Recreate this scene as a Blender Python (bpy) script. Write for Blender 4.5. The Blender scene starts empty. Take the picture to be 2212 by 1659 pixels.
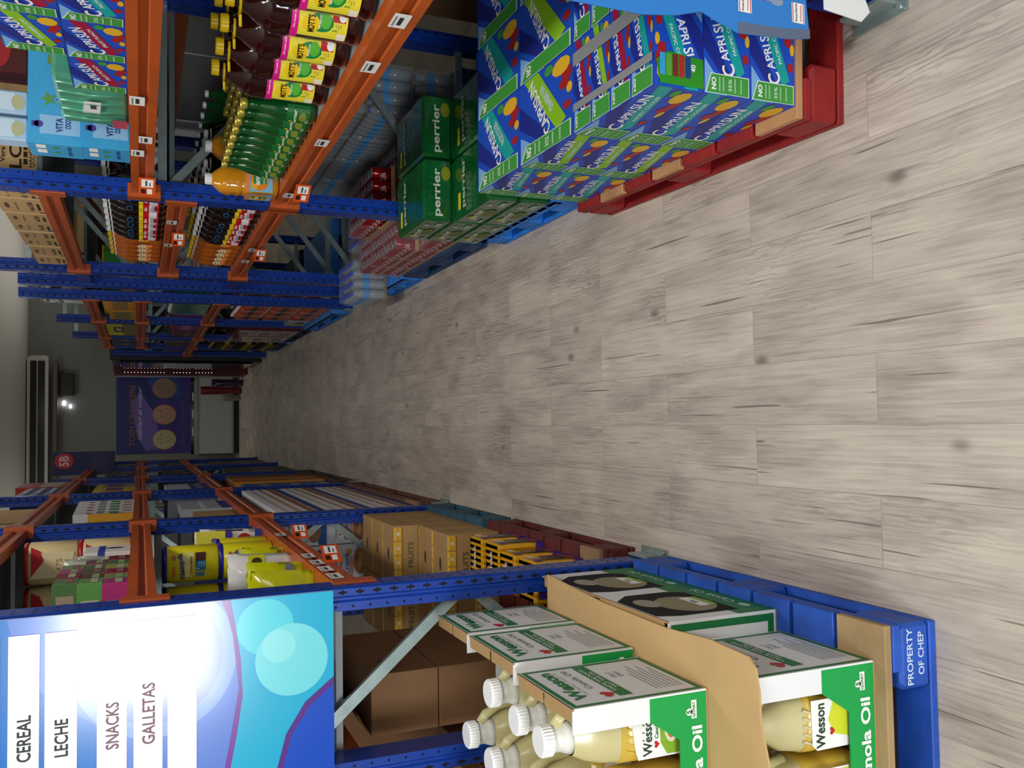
import bpy, math, random
from mathutils import Vector, Matrix
C = bpy.context.scene.collection
SC = bpy.context.scene
R = math.radians
rnd = random.Random(7)

# ---------------------------------------------------------------- camera, world, lights, exposure
cam_d = bpy.data.cameras.new('camera'); cam = bpy.data.objects.new('camera', cam_d); C.objects.link(cam)
cam_d.sensor_width = 36; cam_d.lens = 1890 / 2212 * 36; cam_d.clip_start = .02; cam_d.clip_end = 60
Mw = ((-0.01602945, -0.99891767, 0.04366401), (-0.39061534, 0.0464555, 0.91938106), (-0.92041442, -0.00231866, -0.39093722))
cm = Matrix.Identity(4)
for i in range(3):
    cm[i][0] = Mw[i][0]; cm[i][1] = -Mw[i][1]; cm[i][2] = -Mw[i][2]
cm[2][3] = 1.6
cam.matrix_world = cm
SC.camera = cam
SC.view_settings.view_transform = 'Standard'; SC.view_settings.look = 'None'
SC.view_settings.exposure = 0.35; SC.view_settings.gamma = 1
w = bpy.data.worlds.new('store_ambient'); SC.world = w; w.use_nodes = True
w.node_tree.nodes['Background'].inputs[0].default_value = (.8, .87, 1, 1)
w.node_tree.nodes['Background'].inputs[1].default_value = .036

def lamp(name, loc, size, energy, col=(1, .97, .93), rot=(0, 0, 0), spread=180):
    l = bpy.data.lights.new(name, 'AREA'); l.shape = 'RECTANGLE'; l.size, l.size_y = size
    l.energy = energy; l.color = col; l.spread = R(spread)
    o = bpy.data.objects.new(name, l); C.objects.link(o); o.location = loc; o.rotation_euler = rot
    return o
# ceiling lamps over the aisle (they hang higher than the frame shows) and the bright front of the store behind the camera
lamp('ceiling_lamp', (.30, .2, 3.2), (.3, 1.3), 34)
lamp('ceiling_lamp', (.30, 3.2, 3.2), (.3, 1.3), 17)
lamp('ceiling_lamp', (.30, 6.6, 3.2), (.3, 1.3), 6)
lamp('ceiling_lamp', (.30, 10.5, 3.2), (.3, 1.3), 2.2)
lamp('ceiling_lamp', (.30, 15.2, 3.25), (.3, 1.0), 7)
lamp('pendant_uplight', (-2.4, 12.5, 2.3), (2.0, 8.0), 27, (1, .97, .92), (R(180), 0, 0))  # added pair without a fixture: upward fill that brightens the ceiling
lamp('pendant_uplight', (2.9, 12.5, 2.3), (2.0, 8.0), 27, (1, .97, .92), (R(180), 0, 0))
lamp('store_front_light', (-1.5, -2.3, 1.6), (1.1, 1.1), 95, (.93, .97, 1), (R(88), 0, R(-10)))
lamp('store_front_light', (1.2, -2.4, 2.6), (2.0, .5), 22, (1, .98, .95), (R(62), 0, R(8)))

# ---------------------------------------------------------------- materials
def lin(h):
    h = h.lstrip('#'); o = []
    for i in (0, 2, 4):
        v = int(h[i:i+2], 16) / 255
        o.append(v / 12.92 if v <= .04045 else ((v + .055) / 1.055) ** 2.4)
    return (*o, 1)
MC = {}
def mat(name, col='#808080', rough=.5, metal=0, coat=0, trans=0, ior=1.45, alpha=1, emit=0, vary=0, scale=8, bump=0, bscale=60, sss=0):
    if name in MC: return MC[name]
    m = bpy.data.materials.new(name); m.use_nodes = True
    nt = m.node_tree; b = nt.nodes['Principled BSDF']
    I = b.inputs
    I['Base Color'].default_value = lin(col); I['Roughness'].default_value = rough; I['Metallic'].default_value = metal
    I['Coat Weight'].default_value = coat; I['Coat Roughness'].default_value = .12
    I['Transmission Weight'].default_value = trans; I['IOR'].default_value = ior; I['Alpha'].default_value = alpha
    if sss: I['Subsurface Weight'].default_value = sss; I['Subsurface Radius'].default_value = (.02, .015, .01)
    if emit: I['Emission Color'].default_value = lin(col); I['Emission Strength'].default_value = emit
    tc = None
    if vary or bump:
        tc = nt.nodes.new('ShaderNodeTexCoord')
    if vary:
        n = nt.nodes.new('ShaderNodeTexNoise'); n.inputs['Scale'].default_value = scale; n.inputs['Detail'].default_value = 5
        nt.links.new(tc.outputs['Object'], n.inputs['Vector'])
        h = nt.nodes.new('ShaderNodeHueSaturation'); h.inputs['Color'].default_value = lin(col)
        r = nt.nodes.new('ShaderNodeMapRange'); r.inputs[1].default_value = .3; r.inputs[2].default_value = .7
        r.inputs[3].default_value = 1 - vary; r.inputs[4].default_value = 1 + vary
        nt.links.new(n.outputs['Fac'], r.inputs[0]); nt.links.new(r.outputs[0], h.inputs['Value'])
        nt.links.new(h.outputs[0], I['Base Color'])
    if bump:
        n2 = nt.nodes.new('ShaderNodeTexNoise'); n2.inputs['Scale'].default_value = bscale; n2.inputs['Detail'].default_value = 3
        nt.links.new(tc.outputs['Object'], n2.inputs['Vector'])
        bp = nt.nodes.new('ShaderNodeBump'); bp.inputs['Strength'].default_value = bump; bp.inputs['Distance'].default_value = .004
        nt.links.new(n2.outputs['Fac'], bp.inputs['Height']); nt.links.new(bp.outputs[0], I['Normal'])
    MC[name] = m
    return m
def ink(col, rough=.45):                      # printed colour
    return mat('print_' + col.lstrip('#') + ('' if rough == .45 else '_%d' % int(rough * 100)), col, rough)
def film(name='clear_wrap', a=.12, col='#dfe6ea', rough=.12, bump=.6):
    if name in MC: return MC[name]
    m = bpy.data.materials.new(name); m.use_nodes = True; nt = m.node_tree
    for n in list(nt.nodes): nt.nodes.remove(n)
    out = nt.nodes.new('ShaderNodeOutputMaterial'); mx = nt.nodes.new('ShaderNodeMixShader')
    t = nt.nodes.new('ShaderNodeBsdfTransparent'); g = nt.nodes.new('ShaderNodeBsdfPrincipled')
    g.inputs['Base Color'].default_value = lin(col); g.inputs['Roughness'].default_value = rough
    tc = nt.nodes.new('ShaderNodeTexCoord'); n = nt.nodes.new('ShaderNodeTexNoise'); n.inputs['Scale'].default_value = 22
    nt.links.new(tc.outputs['Object'], n.inputs['Vector'])
    bp = nt.nodes.new('ShaderNodeBump'); bp.inputs['Strength'].default_value = bump; bp.inputs['Distance'].default_value = .01
    nt.links.new(n.outputs['Fac'], bp.inputs['Height']); nt.links.new(bp.outputs[0], g.inputs['Normal'])
    mx.inputs[0].default_value = a
    nt.links.new(t.outputs[0], mx.inputs[1]); nt.links.new(g.outputs[0], mx.inputs[2]); nt.links.new(mx.outputs[0], out.inputs[0])
    MC[name] = m
    return m

BLUE = mat('blue_rack_paint', '#103c9c', .32, vary=.12, scale=14)
BLUED = mat('rack_slot_dark', '#050a18', .8)
ORANGE = mat('orange_beam_paint', '#b8541d', .38, vary=.1, scale=10)
GALV = mat('galvanised_steel', '#9fb0ae', .35, .6, vary=.12, scale=20)
DECK = mat('shelf_deck', '#8e9396', .5, vary=.08)
DECKD = mat('ribbed_steel_deck', '#5d6a6c', .5, .3)
KRAFT = mat('kraft_cardboard', '#b08d5c', .85, vary=.06, scale=6, bump=.15)
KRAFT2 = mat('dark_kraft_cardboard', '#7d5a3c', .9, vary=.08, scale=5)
KRAFTL = mat('light_kraft_cardboard', '#c7a572', .85, vary=.06, scale=6)
WHITEC = mat('white_carton', '#e9ebec', .6)
BLACK = mat('black_plastic', '#0b0b0d', .4)
DARK = mat('dark_gap', '#070707', .9)  # painted shade for the oil case windows
WHITE = ink('#f4f4f2'); GREEN = ink('#128a43'); RED = ink('#c01f26')
FILM = film()

# ---------------------------------------------------------------- mesh building
_txt = {}
def glyphs(s, bold=0):
    k = (s, bold)
    if k in _txt: return _txt[k]
    cu = bpy.data.curves.new('t', 'FONT'); cu.body = s; cu.size = 1; cu.offset = bold; cu.resolution_u = 3
    o = bpy.data.objects.new('t', cu); C.objects.link(o)
    dg = bpy.context.evaluated_depsgraph_get(); me = o.evaluated_get(dg).to_mesh()
    vs = [(v.co.x, v.co.y) for v in me.vertices]; fs = [tuple(p.vertices) for p in me.polygons]
    o.evaluated_get(dg).to_mesh_clear(); bpy.data.objects.remove(o); bpy.data.curves.remove(cu)
    xs = [v[0] for v in vs] or [0, 1]; ys = [v[1] for v in vs] or [0, 1]
    x0, x1, y0, y1 = min(xs), max(xs), min(ys), max(ys)
    _txt[k] = ([(a - x0, b - y0) for a, b in vs], fs, x1 - x0, y1 - y0)
    return _txt[k]

HOST = {}
class MB:
    def __init__(s): s.v = []; s.f = []; s.m = []; s.s = []; s.ms = []
    def mi(s, m):
        if m not in s.ms: s.ms.append(m)
        return s.ms.index(m)
    def add(s, vs, fs, m, smooth=False):
        k = len(s.v); s.v += [tuple(v) for v in vs]; i = s.mi(m)
        for f in fs: s.f.append(tuple(a + k for a in f)); s.m.append(i); s.s.append(smooth)
        return s
    def box(s, x0, y0, z0, x1, y1, z1, m, b=0):
        if b:
            P = [(x0+b, y0), (x1-b, y0), (x1, y0+b), (x1, y1-b), (x1-b, y1), (x0+b, y1), (x0, y1-b), (x0, y0+b)]
            Q = [(x0+2*b, y0+b), (x1-2*b, y0+b), (x1-b, y0+2*b), (x1-b, y1-2*b), (x1-2*b, y1-b), (x0+2*b, y1-b), (x0+b, y1-2*b), (x0+b, y0+2*b)]
            L = [(Q, z0), (P, z0+b), (P, z1-b), (Q, z1)]
            vs = [(x, y, z) for pp, z in L for x, y in pp]
            fs = [tuple(range(7, -1, -1)), tuple(range(24, 32))]
            for k in range(3):
                for i in range(8): fs.append((k*8+i, k*8+(i+1) % 8, (k+1)*8+(i+1) % 8, (k+1)*8+i))
            return s.add(vs, fs, m)
        vs = [(x, y, z) for z in (z0, z1) for x, y in ((x0, y0), (x1, y0), (x1, y1), (x0, y1))]
        return s.add(vs, [(3, 2, 1, 0), (4, 5, 6, 7), (0, 1, 5, 4), (1, 2, 6, 5), (2, 3, 7, 6), (3, 0, 4, 7)], m)
    def prism(s, pts, axis, a, b, m, smooth=False):      # 2D outline extruded along an axis
        def P(u, v, t): return {'x': (t, u, v), 'y': (u, t, v), 'z': (u, v, t)}[axis]
        n = len(pts); vs = [P(u, v, a) for u, v in pts] + [P(u, v, b) for u, v in pts]
        fs = [tuple(range(n-1, -1, -1)), tuple(range(n, 2*n))] + [(i, (i+1) % n, n+(i+1) % n, n+i) for i in range(n)]
        return s.add(vs, fs, m, smooth)
    def lathe(s, prof, m, n=20, c=(0, 0, 0), sx=1, sy=1, cap=True, smooth=True):
        vs = []; fs = []
        for r, z in prof:
            for i in range(n):
                a = 2*math.pi*i/n; vs.append((c[0]+r*math.cos(a)*sx, c[1]+r*math.sin(a)*sy, c[2]+z))
        for k in range(len(prof)-1):
            for i in range(n): fs.append((k*n+i, k*n+(i+1) % n, (k+1)*n+(i+1) % n, (k+1)*n+i))
        s.add(vs, fs, m, smooth)
        if cap:
            k = len(s.v)-len(vs)
            for idx in (range(n-1, -1, -1), range((len(prof)-1)*n, len(prof)*n)):
                s.f.append(tuple(k+i for i in idx)); s.m.append(s.mi(m)); s.s.append(False)
        return s
    def sq(s, prof, m, e=.25, n=8, c=(0, 0, 0), cap=True):   # rounded-square rings: (half x, half y, z)
        vs = []; fs = []; N = 4*n
        for hx, hy, z in prof:
            for i in range(N):
                a = 2*math.pi*(i+.5)/N; ca, sa = math.cos(a), math.sin(a)
                vs.append((c[0]+hx*math.copysign(abs(ca)**(e*2), ca), c[1]+hy*math.copysign(abs(sa)**(e*2), sa), c[2]+z))
        for k in range(len(prof)-1):
            for i in range(N): fs.append((k*N+i, k*N+(i+1) % N, (k+1)*N+(i+1) % N, (k+1)*N+i))
        s.add(vs, fs, m, True)
        if cap:
            k = len(s.v)-len(vs)
            for idx in (range(N-1, -1, -1), range((len(prof)-1)*N, len(prof)*N)):
                s.f.append(tuple(k+i for i in idx)); s.m.append(s.mi(m)); s.s.append(False)
        return s
    def tube(s, pts, r, m, n=8, ry=None):
        pts = [Vector(p) for p in pts]; vs = []; fs = []
        for i, p in enumerate(pts):
            d = (pts[min(i+1, len(pts)-1)]-pts[max(i-1, 0)]).normalized()
            up = Vector((0, 0, 1)) if abs(d.z) < .9 else Vector((0, 1, 0))
            a = d.cross(up).normalized(); b = a.cross(d)
            rr = r[i] if isinstance(r, (list, tuple)) else r
            for k in range(n):
                t = 2*math.pi*k/n; vs.append(p+a*rr*math.cos(t)+b*(ry or rr)*math.sin(t))
        for i in range(len(pts)-1):
            for k in range(n): fs.append((i*n+k, i*n+(k+1) % n, (i+1)*n+(k+1) % n, (i+1)*n+k))
        fs += [tuple(range(n-1, -1, -1)), tuple(range((len(pts)-1)*n, len(pts)*n))]
        return s.add(vs, fs, m, True)
    # ---- decals on a frame fr(u, v, d)
    def poly(s, fr, pts, m, d=.0006):
        return s.add([fr(u, v, d) for u, v in pts], [tuple(range(len(pts)))], m)
    def rect(s, fr, u0, v0, u1, v1, m, d=.0006, n=1):
        vs = []; fs = []
        for i in range(n+1):
            u = u0+(u1-u0)*i/n; vs += [fr(u, v0, d), fr(u, v1, d)]
        for i in range(n): fs.append((2*i, 2*i+2, 2*i+3, 2*i+1))
        return s.add(vs, fs, m)
    def ell(s, fr, u, v, ru, rv, m, d=.0006, n=18, rot=0):
        if getattr(fr, 'cur', 0):
            vs = []; fs = []; k = 12
            for i in range(k+1):
                t = math.pi*i/k; x = -math.cos(t)*ru; y = math.sin(t)*rv
                if rot and ru < .03: x, y = x, max(y, 1e-4)
                vs += [fr(u+x, v-y+x*rot, d), fr(u+x, v+y+x*rot, d)]
            for i in range(k): fs.append((2*i, 2*i+2, 2*i+3, 2*i+1))
            return s.add(vs, fs, m)
        c, q = math.cos(rot), math.sin(rot)
        return s.poly(fr, [(u+ru*math.cos(t)*c-rv*math.sin(t)*q, v+ru*math.cos(t)*q+rv*math.sin(t)*c) for t in [2*math.pi*i/n for i in range(n)]], m, d)
    def text(s, fr, t, u, v, h, m, w=None, rot=0, d=.0012, bold=.02, al='c', slant=0, up=None):
        vs, fs, W, H = glyphs(t, bold)
        if not vs: return s
        k = h/H if up is None else h
        kx = k if w is None else w/W
        ox = {'c': -W/2, 'l': 0, 'r': -W}[al]
        c, q = math.cos(rot), math.sin(rot); out = []
        for x, y in vs:
            a = (x+ox)*kx; b = (y-H/2)*k; a += b*slant
            out.append(fr(u+a*c-b*q, v+a*q+b*c, d))
        return s.add(out, fs, m)
    def build(s, name, parent=None, loc=None):
        if name in ('printed_panels', 'print', 'printed_face', 'stencil') and parent is not None and parent.name in HOST:
            h, o = HOST[parent.name]; k = len(h.v); h.v += s.v        # print stays in the mesh of what it is printed on
            for f, mi_, sm in zip(s.f, s.m, s.s): h.f.append(tuple(a+k for a in f)); h.m.append(h.mi(s.ms[mi_])); h.s.append(sm)
            old = o.data; o.data = h.mesh(o.name.split('.')[0]); bpy.data.meshes.remove(old); return o
        o = bpy.data.objects.new(name, s.mesh(name)); C.objects.link(o)
        if parent:
            o.parent = parent
            if parent.name not in HOST: HOST[parent.name] = (s, o)
        if loc: o.location = loc
        return o
    def mesh(s, name):
        me = bpy.data.meshes.new(name); me.from_pydata(s.v, [], s.f)
        for m in s.ms: me.materials.append(m)
        me.polygons.foreach_set('material_index', s.m); me.polygons.foreach_set('use_smooth', s.s); me.update()
        return me
def plane(o, u, v, n=None):                   # flat frame from origin and unit vectors
    o, u, v = Vector(o), Vector(u), Vector(v); nn = u.cross(v)
    return lambda a, b, d=0: tuple(o+u*a+v*b+nn*d)
def cyl(r, cx=0, cy=0, z0=0, a0=-90, sx=1, sy=1):   # wraps u around a cylinder, u = 0 at angle a0
    def f(u, v, d=0):
        t = R(a0)+u/r; return (cx+(r+d)*math.cos(t)*sx, cy+(r+d)*math.sin(t)*sy, z0+v)
    f.cur = 1
    return f
# faces of a box x0..x1, y0..y1, z0..z1 (u to the right and v up as one looks at the face)
def fY(x0, y, z0): return plane((x0, y, z0), (1, 0, 0), (0, 0, 1))       # faces -Y, towards the camera
def fXp(x, y0, z0): return plane((x, y0, z0), (0, 1, 0), (0, 0, 1))      # faces +X
def fXm(x, y1, z0): return plane((x, y1, z0), (0, -1, 0), (0, 0, 1))     # faces -X
def fZ(x0, y0, z): return plane((x0, y0, z), (1, 0, 0), (0, 1, 0))       # faces up

def tag(o, label=None, cat=None, group=None, kind=None):
    if label: o['label'] = label
    if cat: o['category'] = cat
    if group: o['group'] = group
    if kind: o['kind'] = kind
    return o
def thing(name, label, cat, loc=(0, 0, 0), rotz=0, group=None):
    o = bpy.data.objects.new(name, None); C.objects.link(o); o.empty_display_size = .05
    o.location = loc; o.rotation_euler = (0, 0, rotz)
    return tag(o, label, cat, group)
def kids(o): return [c for c in C.objects if c.parent == o]
def dup(root, loc, rotz=0, label=None, group=None, rot=None):
    def cp(o, par):
        c = o.copy(); C.objects.link(c); c.parent = par
        for ch in CH.get(o.name, []): cp(ch, c)
        return c
    if root.name not in CH: index(root)
    r = cp(root, None); r.location = loc; r.rotation_euler = rot or (0, 0, rotz)
    if label: r['label'] = label
    if group: r['group'] = group
    return r
CH = {}
def index(o):
    CH[o.name] = list(o.children)
    for c in o.children: index(c)
class Proto:                                   # first placement moves the original itself
    def __init__(s, o): s.o = o; s.used = False; index(o)
    def put(s, loc, label, rotz=0, group=None, rot=None):
        if not s.used:
            s.used = True; s.o.location = loc; s.o.rotation_euler = rot or (0, 0, rotz); s.o['label'] = label
            if group: s.o['group'] = group
            return s.o
        return dup(s.o, loc, rotz, label, group, rot)
ORD = ['first', 'second', 'third', 'fourth', 'fifth', 'sixth', 'seventh', 'eighth', 'ninth', 'tenth', 'eleventh', 'twelfth']
def struct(name, mb): return tag(mb.build(name), kind='structure')

# ---------------------------------------------------------------- floor
def floor_mat():
    m = bpy.data.materials.new('grey_wood_plank_vinyl'); m.use_nodes = True; nt = m.node_tree; N = nt.nodes.new; L = nt.links.new
    b = nt.nodes['Principled BSDF']
    tc = N('ShaderNodeTexCoord'); mp = N('ShaderNodeMapping'); mp.vector_type = 'POINT'
    sep = N('ShaderNodeSeparateXYZ'); L(tc.outputs['Object'], sep.inputs[0])
    cb = N('ShaderNodeCombineXYZ'); L(sep.outputs[1], cb.inputs[0]); L(sep.outputs[0], cb.inputs[1]); L(cb.outputs[0], mp.inputs[0])
    mp.inputs['Location'].default_value = (-1.562+.89*4, -.150+.1685*40, 0)
    br = N('ShaderNodeTexBrick'); br.offset = .5; br.offset_frequency = 2; br.squash = 1
    for k, v in (('Scale', 1), ('Mortar Size', .0012), ('Brick Width', .89), ('Row Height', .1685), ('Mortar Smooth', .3), ('Bias', 0)): br.inputs[k].default_value = v
    br.inputs['Color1'].default_value = (0, 0, 0, 1); br.inputs['Color2'].default_value = (1, 1, 1, 1); br.inputs['Mortar'].default_value = (.5, .5, .5, 1)
    L(mp.outputs[0], br.inputs['Vector'])
    rv = N('ShaderNodeMath'); rv.operation = 'MULTIPLY'; rv.inputs[1].default_value = 37; L(br.outputs['Color'], rv.inputs[0])
    def noise(sx, sy, scale, det, dist=0):
        q = N('ShaderNodeMapping'); q.inputs['Scale'].default_value = (sx, sy, 1); L(tc.outputs['Object'], q.inputs[0])
        n = N('ShaderNodeTexNoise'); n.noise_dimensions = '4D'; n.inputs['Scale'].default_value = scale; n.inputs['Detail'].default_value = det
        n.inputs['Distortion'].default_value = dist; L(q.outputs[0], n.inputs['Vector']); L(rv.outputs[0], n.inputs['W']); return n
    g1 = noise(120, 5, 1.0, 5, .8)       # hairline grain
    g2 = noise(8, 2.6, 1.0, 4, .6)       # soft mottling
    g3 = noise(300, 14, 1.0, 2)
    cr = N('ShaderNodeValToRGB'); e = cr.color_ramp.elements
    e[0].position = .34; e[0].color = lin('#9c8f86'); e[1].position = .68; e[1].color = lin('#d6cbbb')
    x = cr.color_ramp.elements.new(.5); x.color = lin('#bfb3a7')
    mixf = N('ShaderNodeMath'); mixf.operation = 'MULTIPLY_ADD'; mixf.inputs[1].default_value = .45; L(g1.outputs['Fac'], mixf.inputs[0])
    m2 = N('ShaderNodeMath'); m2.operation = 'MULTIPLY'; m2.inputs[1].default_value = .55; L(g2.outputs['Fac'], m2.inputs[0]); L(m2.outputs[0], mixf.inputs[2])
    L(mixf.outputs[0], cr.inputs[0])
    # wavy cathedral grain, only here and there
    q = N('ShaderNodeMapping'); q.inputs['Scale'].default_value = (1, .22, 1); L(tc.outputs['Object'], q.inputs[0])
    ad = N('ShaderNodeVectorMath'); ad.operation = 'ADD'; L(q.outputs[0], ad.inputs[0]); cc = N('ShaderNodeCombineXYZ'); L(rv.outputs[0], cc.inputs[2]); L(cc.outputs[0], ad.inputs[1])
    wv = N('ShaderNodeTexWave'); wv.inputs['Scale'].default_value = 22; wv.inputs['Distortion'].default_value = 14; wv.inputs['Detail'].default_value = 3; wv.inputs['Detail Scale'].default_value = 1.3
    wv.bands_direction = 'X'; L(ad.outputs[0], wv.inputs['Vector'])
    wm = noise(3.2, 1.6, 1.0, 2); wk = N('ShaderNodeMapRange'); wk.inputs[1].default_value = .50; wk.inputs[2].default_value = .66; wk.inputs[3].default_value = 1.0; wk.inputs[4].default_value = .72; L(wm.outputs['Fac'], wk.inputs[0])
    ww = N('ShaderNodeMapRange'); ww.inputs[1].default_value = .1; ww.inputs[2].default_value = .55; ww.inputs[4].default_value = 1; L(wv.outputs['Fac'], ww.inputs[0]); L(wk.outputs[0], ww.inputs[3])
    # plank tint
    pt = N('ShaderNodeMapRange'); pt.inputs[3].default_value = .90; pt.inputs[4].default_value = 1.06; L(br.outputs['Color'], pt.inputs[0])
    # dark cracks
    ck = N('ShaderNodeMapRange'); ck.inputs[1].default_value = .70; ck.inputs[2].default_value = .73; ck.inputs[3].default_value = 1; ck.inputs[4].default_value = .42
    g4 = noise(110, 2.2, 1.0, 1, .4); L(g4.outputs['Fac'], ck.inputs[0])
    # knots
    vq = N('ShaderNodeMapping'); vq.inputs['Scale'].default_value = (5.2, 3.0, 1); L(tc.outputs['Object'], vq.inputs[0])
    va = N('ShaderNodeVectorMath'); va.operation = 'ADD'; L(vq.outputs[0], va.inputs[0]); L(cc.outputs[0], va.inputs[1])
    vo = N('ShaderNodeTexVoronoi'); vo.inputs['Scale'].default_value = 1; vo.inputs['Randomness'].default_value = 1; L(va.outputs[0], vo.inputs['Vector'])
    kn = N('ShaderNodeMapRange'); kn.inputs[1].default_value = .02; kn.inputs[2].default_value = .13; kn.inputs[3].default_value = .45; kn.inputs[4].default_value = 1; kn.interpolation_type = 'SMOOTHSTEP'; L(vo.outputs['Distance'], kn.inputs[0])
    # scuffs
    sf = N('ShaderNodeTexNoise'); sf.inputs['Scale'].default_value = 2.2; sf.inputs['Detail'].default_value = 3; L(tc.outputs['Object'], sf.inputs['Vector'])
    sr = N('ShaderNodeMapRange'); sr.inputs[1].default_value = .35; sr.inputs[2].default_value = .65; sr.inputs[3].default_value = .92; sr.inputs[4].default_value = 1.05; L(sf.outputs['Fac'], sr.inputs[0])
    mo = N('ShaderNodeMapRange'); mo.inputs[3].default_value = 1; mo.inputs[4].default_value = .70; L(br.outputs['Fac'], mo.inputs[0])
    cur = None
    for nd in (ww, pt, ck, kn, sr, mo):
        if cur is None: cur = nd.outputs[0]; continue
        mu = N('ShaderNodeMath'); mu.operation = 'MULTIPLY'; L(cur, mu.inputs[0]); L(nd.outputs[0], mu.inputs[1]); cur = mu.outputs[0]
    hs = N('ShaderNodeHueSaturation'); L(cr.outputs[0], hs.inputs['Color']); L(cur, hs.inputs['Value']); L(hs.outputs[0], b.inputs['Base Color'])
    rr = N('ShaderNodeMapRange'); rr.inputs[3].default_value = .34; rr.inputs[4].default_value = .55; L(g2.outputs['Fac'], rr.inputs[0]); L(rr.outputs[0], b.inputs['Roughness'])
    bp = N('ShaderNodeBump'); bp.inputs['Strength'].default_value = .12; bp.inputs['Distance'].default_value = .002; L(g3.outputs['Fac'], bp.inputs['Height']); L(bp.outputs[0], b.inputs['Normal'])
    return m
FL = MB(); FL.box(-4, -4, -.05, 4.5, 17, 0, floor_mat()); struct('floor', FL)
WALL = mat('painted_wall', '#7c7e79', .8, vary=.03)
CEIL = mat('ceiling_panel', '#d8d4c8', .85)
struct('wall_back', MB().box(-4, 17, 0, 4.5, 17.1, 3.4, WALL))
struct('wall_left', MB().box(-4.1, -4, 0, -4, 17.1, 3.4, WALL))
struct('wall_right', MB().box(4.5, -4, 0, 4.6, 17.1, 3.4, WALL))
struct('ceiling', MB().box(-4.1, -4, 3.38, 4.6, 17.1, 3.45, CEIL))
# ---------------------------------------------------------------- racks
XR, XL = .95, -.46            # aisle faces of the right and left rack rows, frame depth
def upright(side, x, y, h, bot=0, holes=True):      # post: 65 mm wide, 100 mm deep, diamond slots towards the aisle
    s = 1 if side == 'r' else -1       # s: direction away from the aisle
    mb = MB(); w = .068
    pr = [(0, .008), (.006, 0), (.026, 0), (.032, .006), (.038, .006), (.044, 0), (w, 0), (w, .1), (0, .1)]
    mb.prism([(x+s*u, y+v) for u, v in pr], 'z', bot, h, BLUE)
    if holes:
        fr = fY(x, y, 0)
        z = bot+.12
        while z < h-.03:
            cu = s*.016
            mb.poly(fr, [(cu-.009, z), (cu-.003, z+.004), (cu-.003, z+.012), (cu+.003, z+.012), (cu+.003, z+.004), (cu+.009, z), (cu+.003, z-.004), (cu+.003, z-.012), (cu-.003, z-.012), (cu-.003, z-.004)], BLUED)
            mb.ell(fr, s*.056, z+.02, .004, .004, BLUED, n=8)
            z += .05
        fx = fXp(x, y, 0) if s < 0 else fXm(x, y+.1, 0)
        z = bot+.145
        while z < h-.03:
            mb.ell(fx, .03, z, .004, .007, BLUED, n=6); mb.ell(fx, .07, z, .004, .007, BLUED, n=6); z += .05
    return mb
def frame(side, y, h, label, rear=True, feet=True, holes=True):
    x = XR if side == 'r' else XL; s = 1 if side == 'r' else -1
    t = thing('rack_frame', label, 'rack', (0, 0, 0), 0, 'blue rack upright frames')
    upright(side, x, y, h, holes=holes).build('upright', t)
    RD = .90 if side == 'r' else .56; xr = x+s*RD
    if rear:
        upright('l' if side == 'r' else 'r', xr, y, h, holes=holes).build('upright', t)
        n = 0
        a, b = (x+s*.05, xr-s*.05)
        for z in (.18, 1.5, 2.2):
            if z < h: MB().box(min(a, b), y+.04, z, max(a, b), y+.06, z+.035, GALV).build('cross_brace', t)
        for z0, z1 in (((.2, .82), (.82, 1.5), (1.5, 2.18)) if s > 0 else ((.12, .66), (.69, 1.22), (1.25, 1.8))):
            q = MB(); p0, p1 = ((a, z0), (b, z1)) if n % 2 == 0 else ((b, z0), (a, z1)); n += 1
            if s < 0: p0, p1 = (p0[0], z1), (p1[0], z0)
            dx, dz = p1[0]-p0[0], p1[1]-p0[1]; L = math.hypot(dx, dz); nx, nz = -dz/L*.017, dx/L*.017
            q.prism([(p0[0]+nx, p0[1]+nz), (p0[0]-nx, p0[1]-nz), (p1[0]-nx, p1[1]-nz), (p1[0]+nx, p1[1]+nz)], 'y', y+.062, y+.08, GALV)
            q.build('diagonal_brace', t)
    if feet:
        f = MB(); x0 = x-s*.03
        f.box(min(x0, x+s*.09), y-.03, 0, max(x0, x+s*.09), y+.13, .006, GALV)
        f.box(min(x-s*.012, x-s*.004), y-.01, .004, max(x-s*.012, x-s*.004), y+.11, .07, GALV)
        f.lathe([(.008, 0), (.008, .012)], GALV, 6, (x-s*.02, y-.015, .006))
        f.build('foot_plate', t)
    return t
RY = [1.46, 3.85, 5.85, 6.4, 7.05, 8.6, 10.1, 11.3, 12.4]
nm = ['nearest', 'second', 'third', 'fourth', 'fifth', 'sixth', 'seventh', 'eighth', 'ninth']
for i, y in enumerate(RY):
    frame('r', y, [2.6, 2.9, 2.42, 2.33, 2.4, 2.28, 2.25, 2.0, 1.95][i], 'blue rack frame with punched posts, %s along the drinks side' % nm[i], holes=i < 6)
LY = [2.5, 4.7, 6.9, 9.1, 11.3, 13.4]
for i, y in enumerate(LY):
    frame('l', y, [2.9, 2.9, 2.5, 2.35, 2.25, 2.2][i], 'blue rack frame with punched posts, %s along the food side' % nm[i], holes=i < 3)

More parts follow.
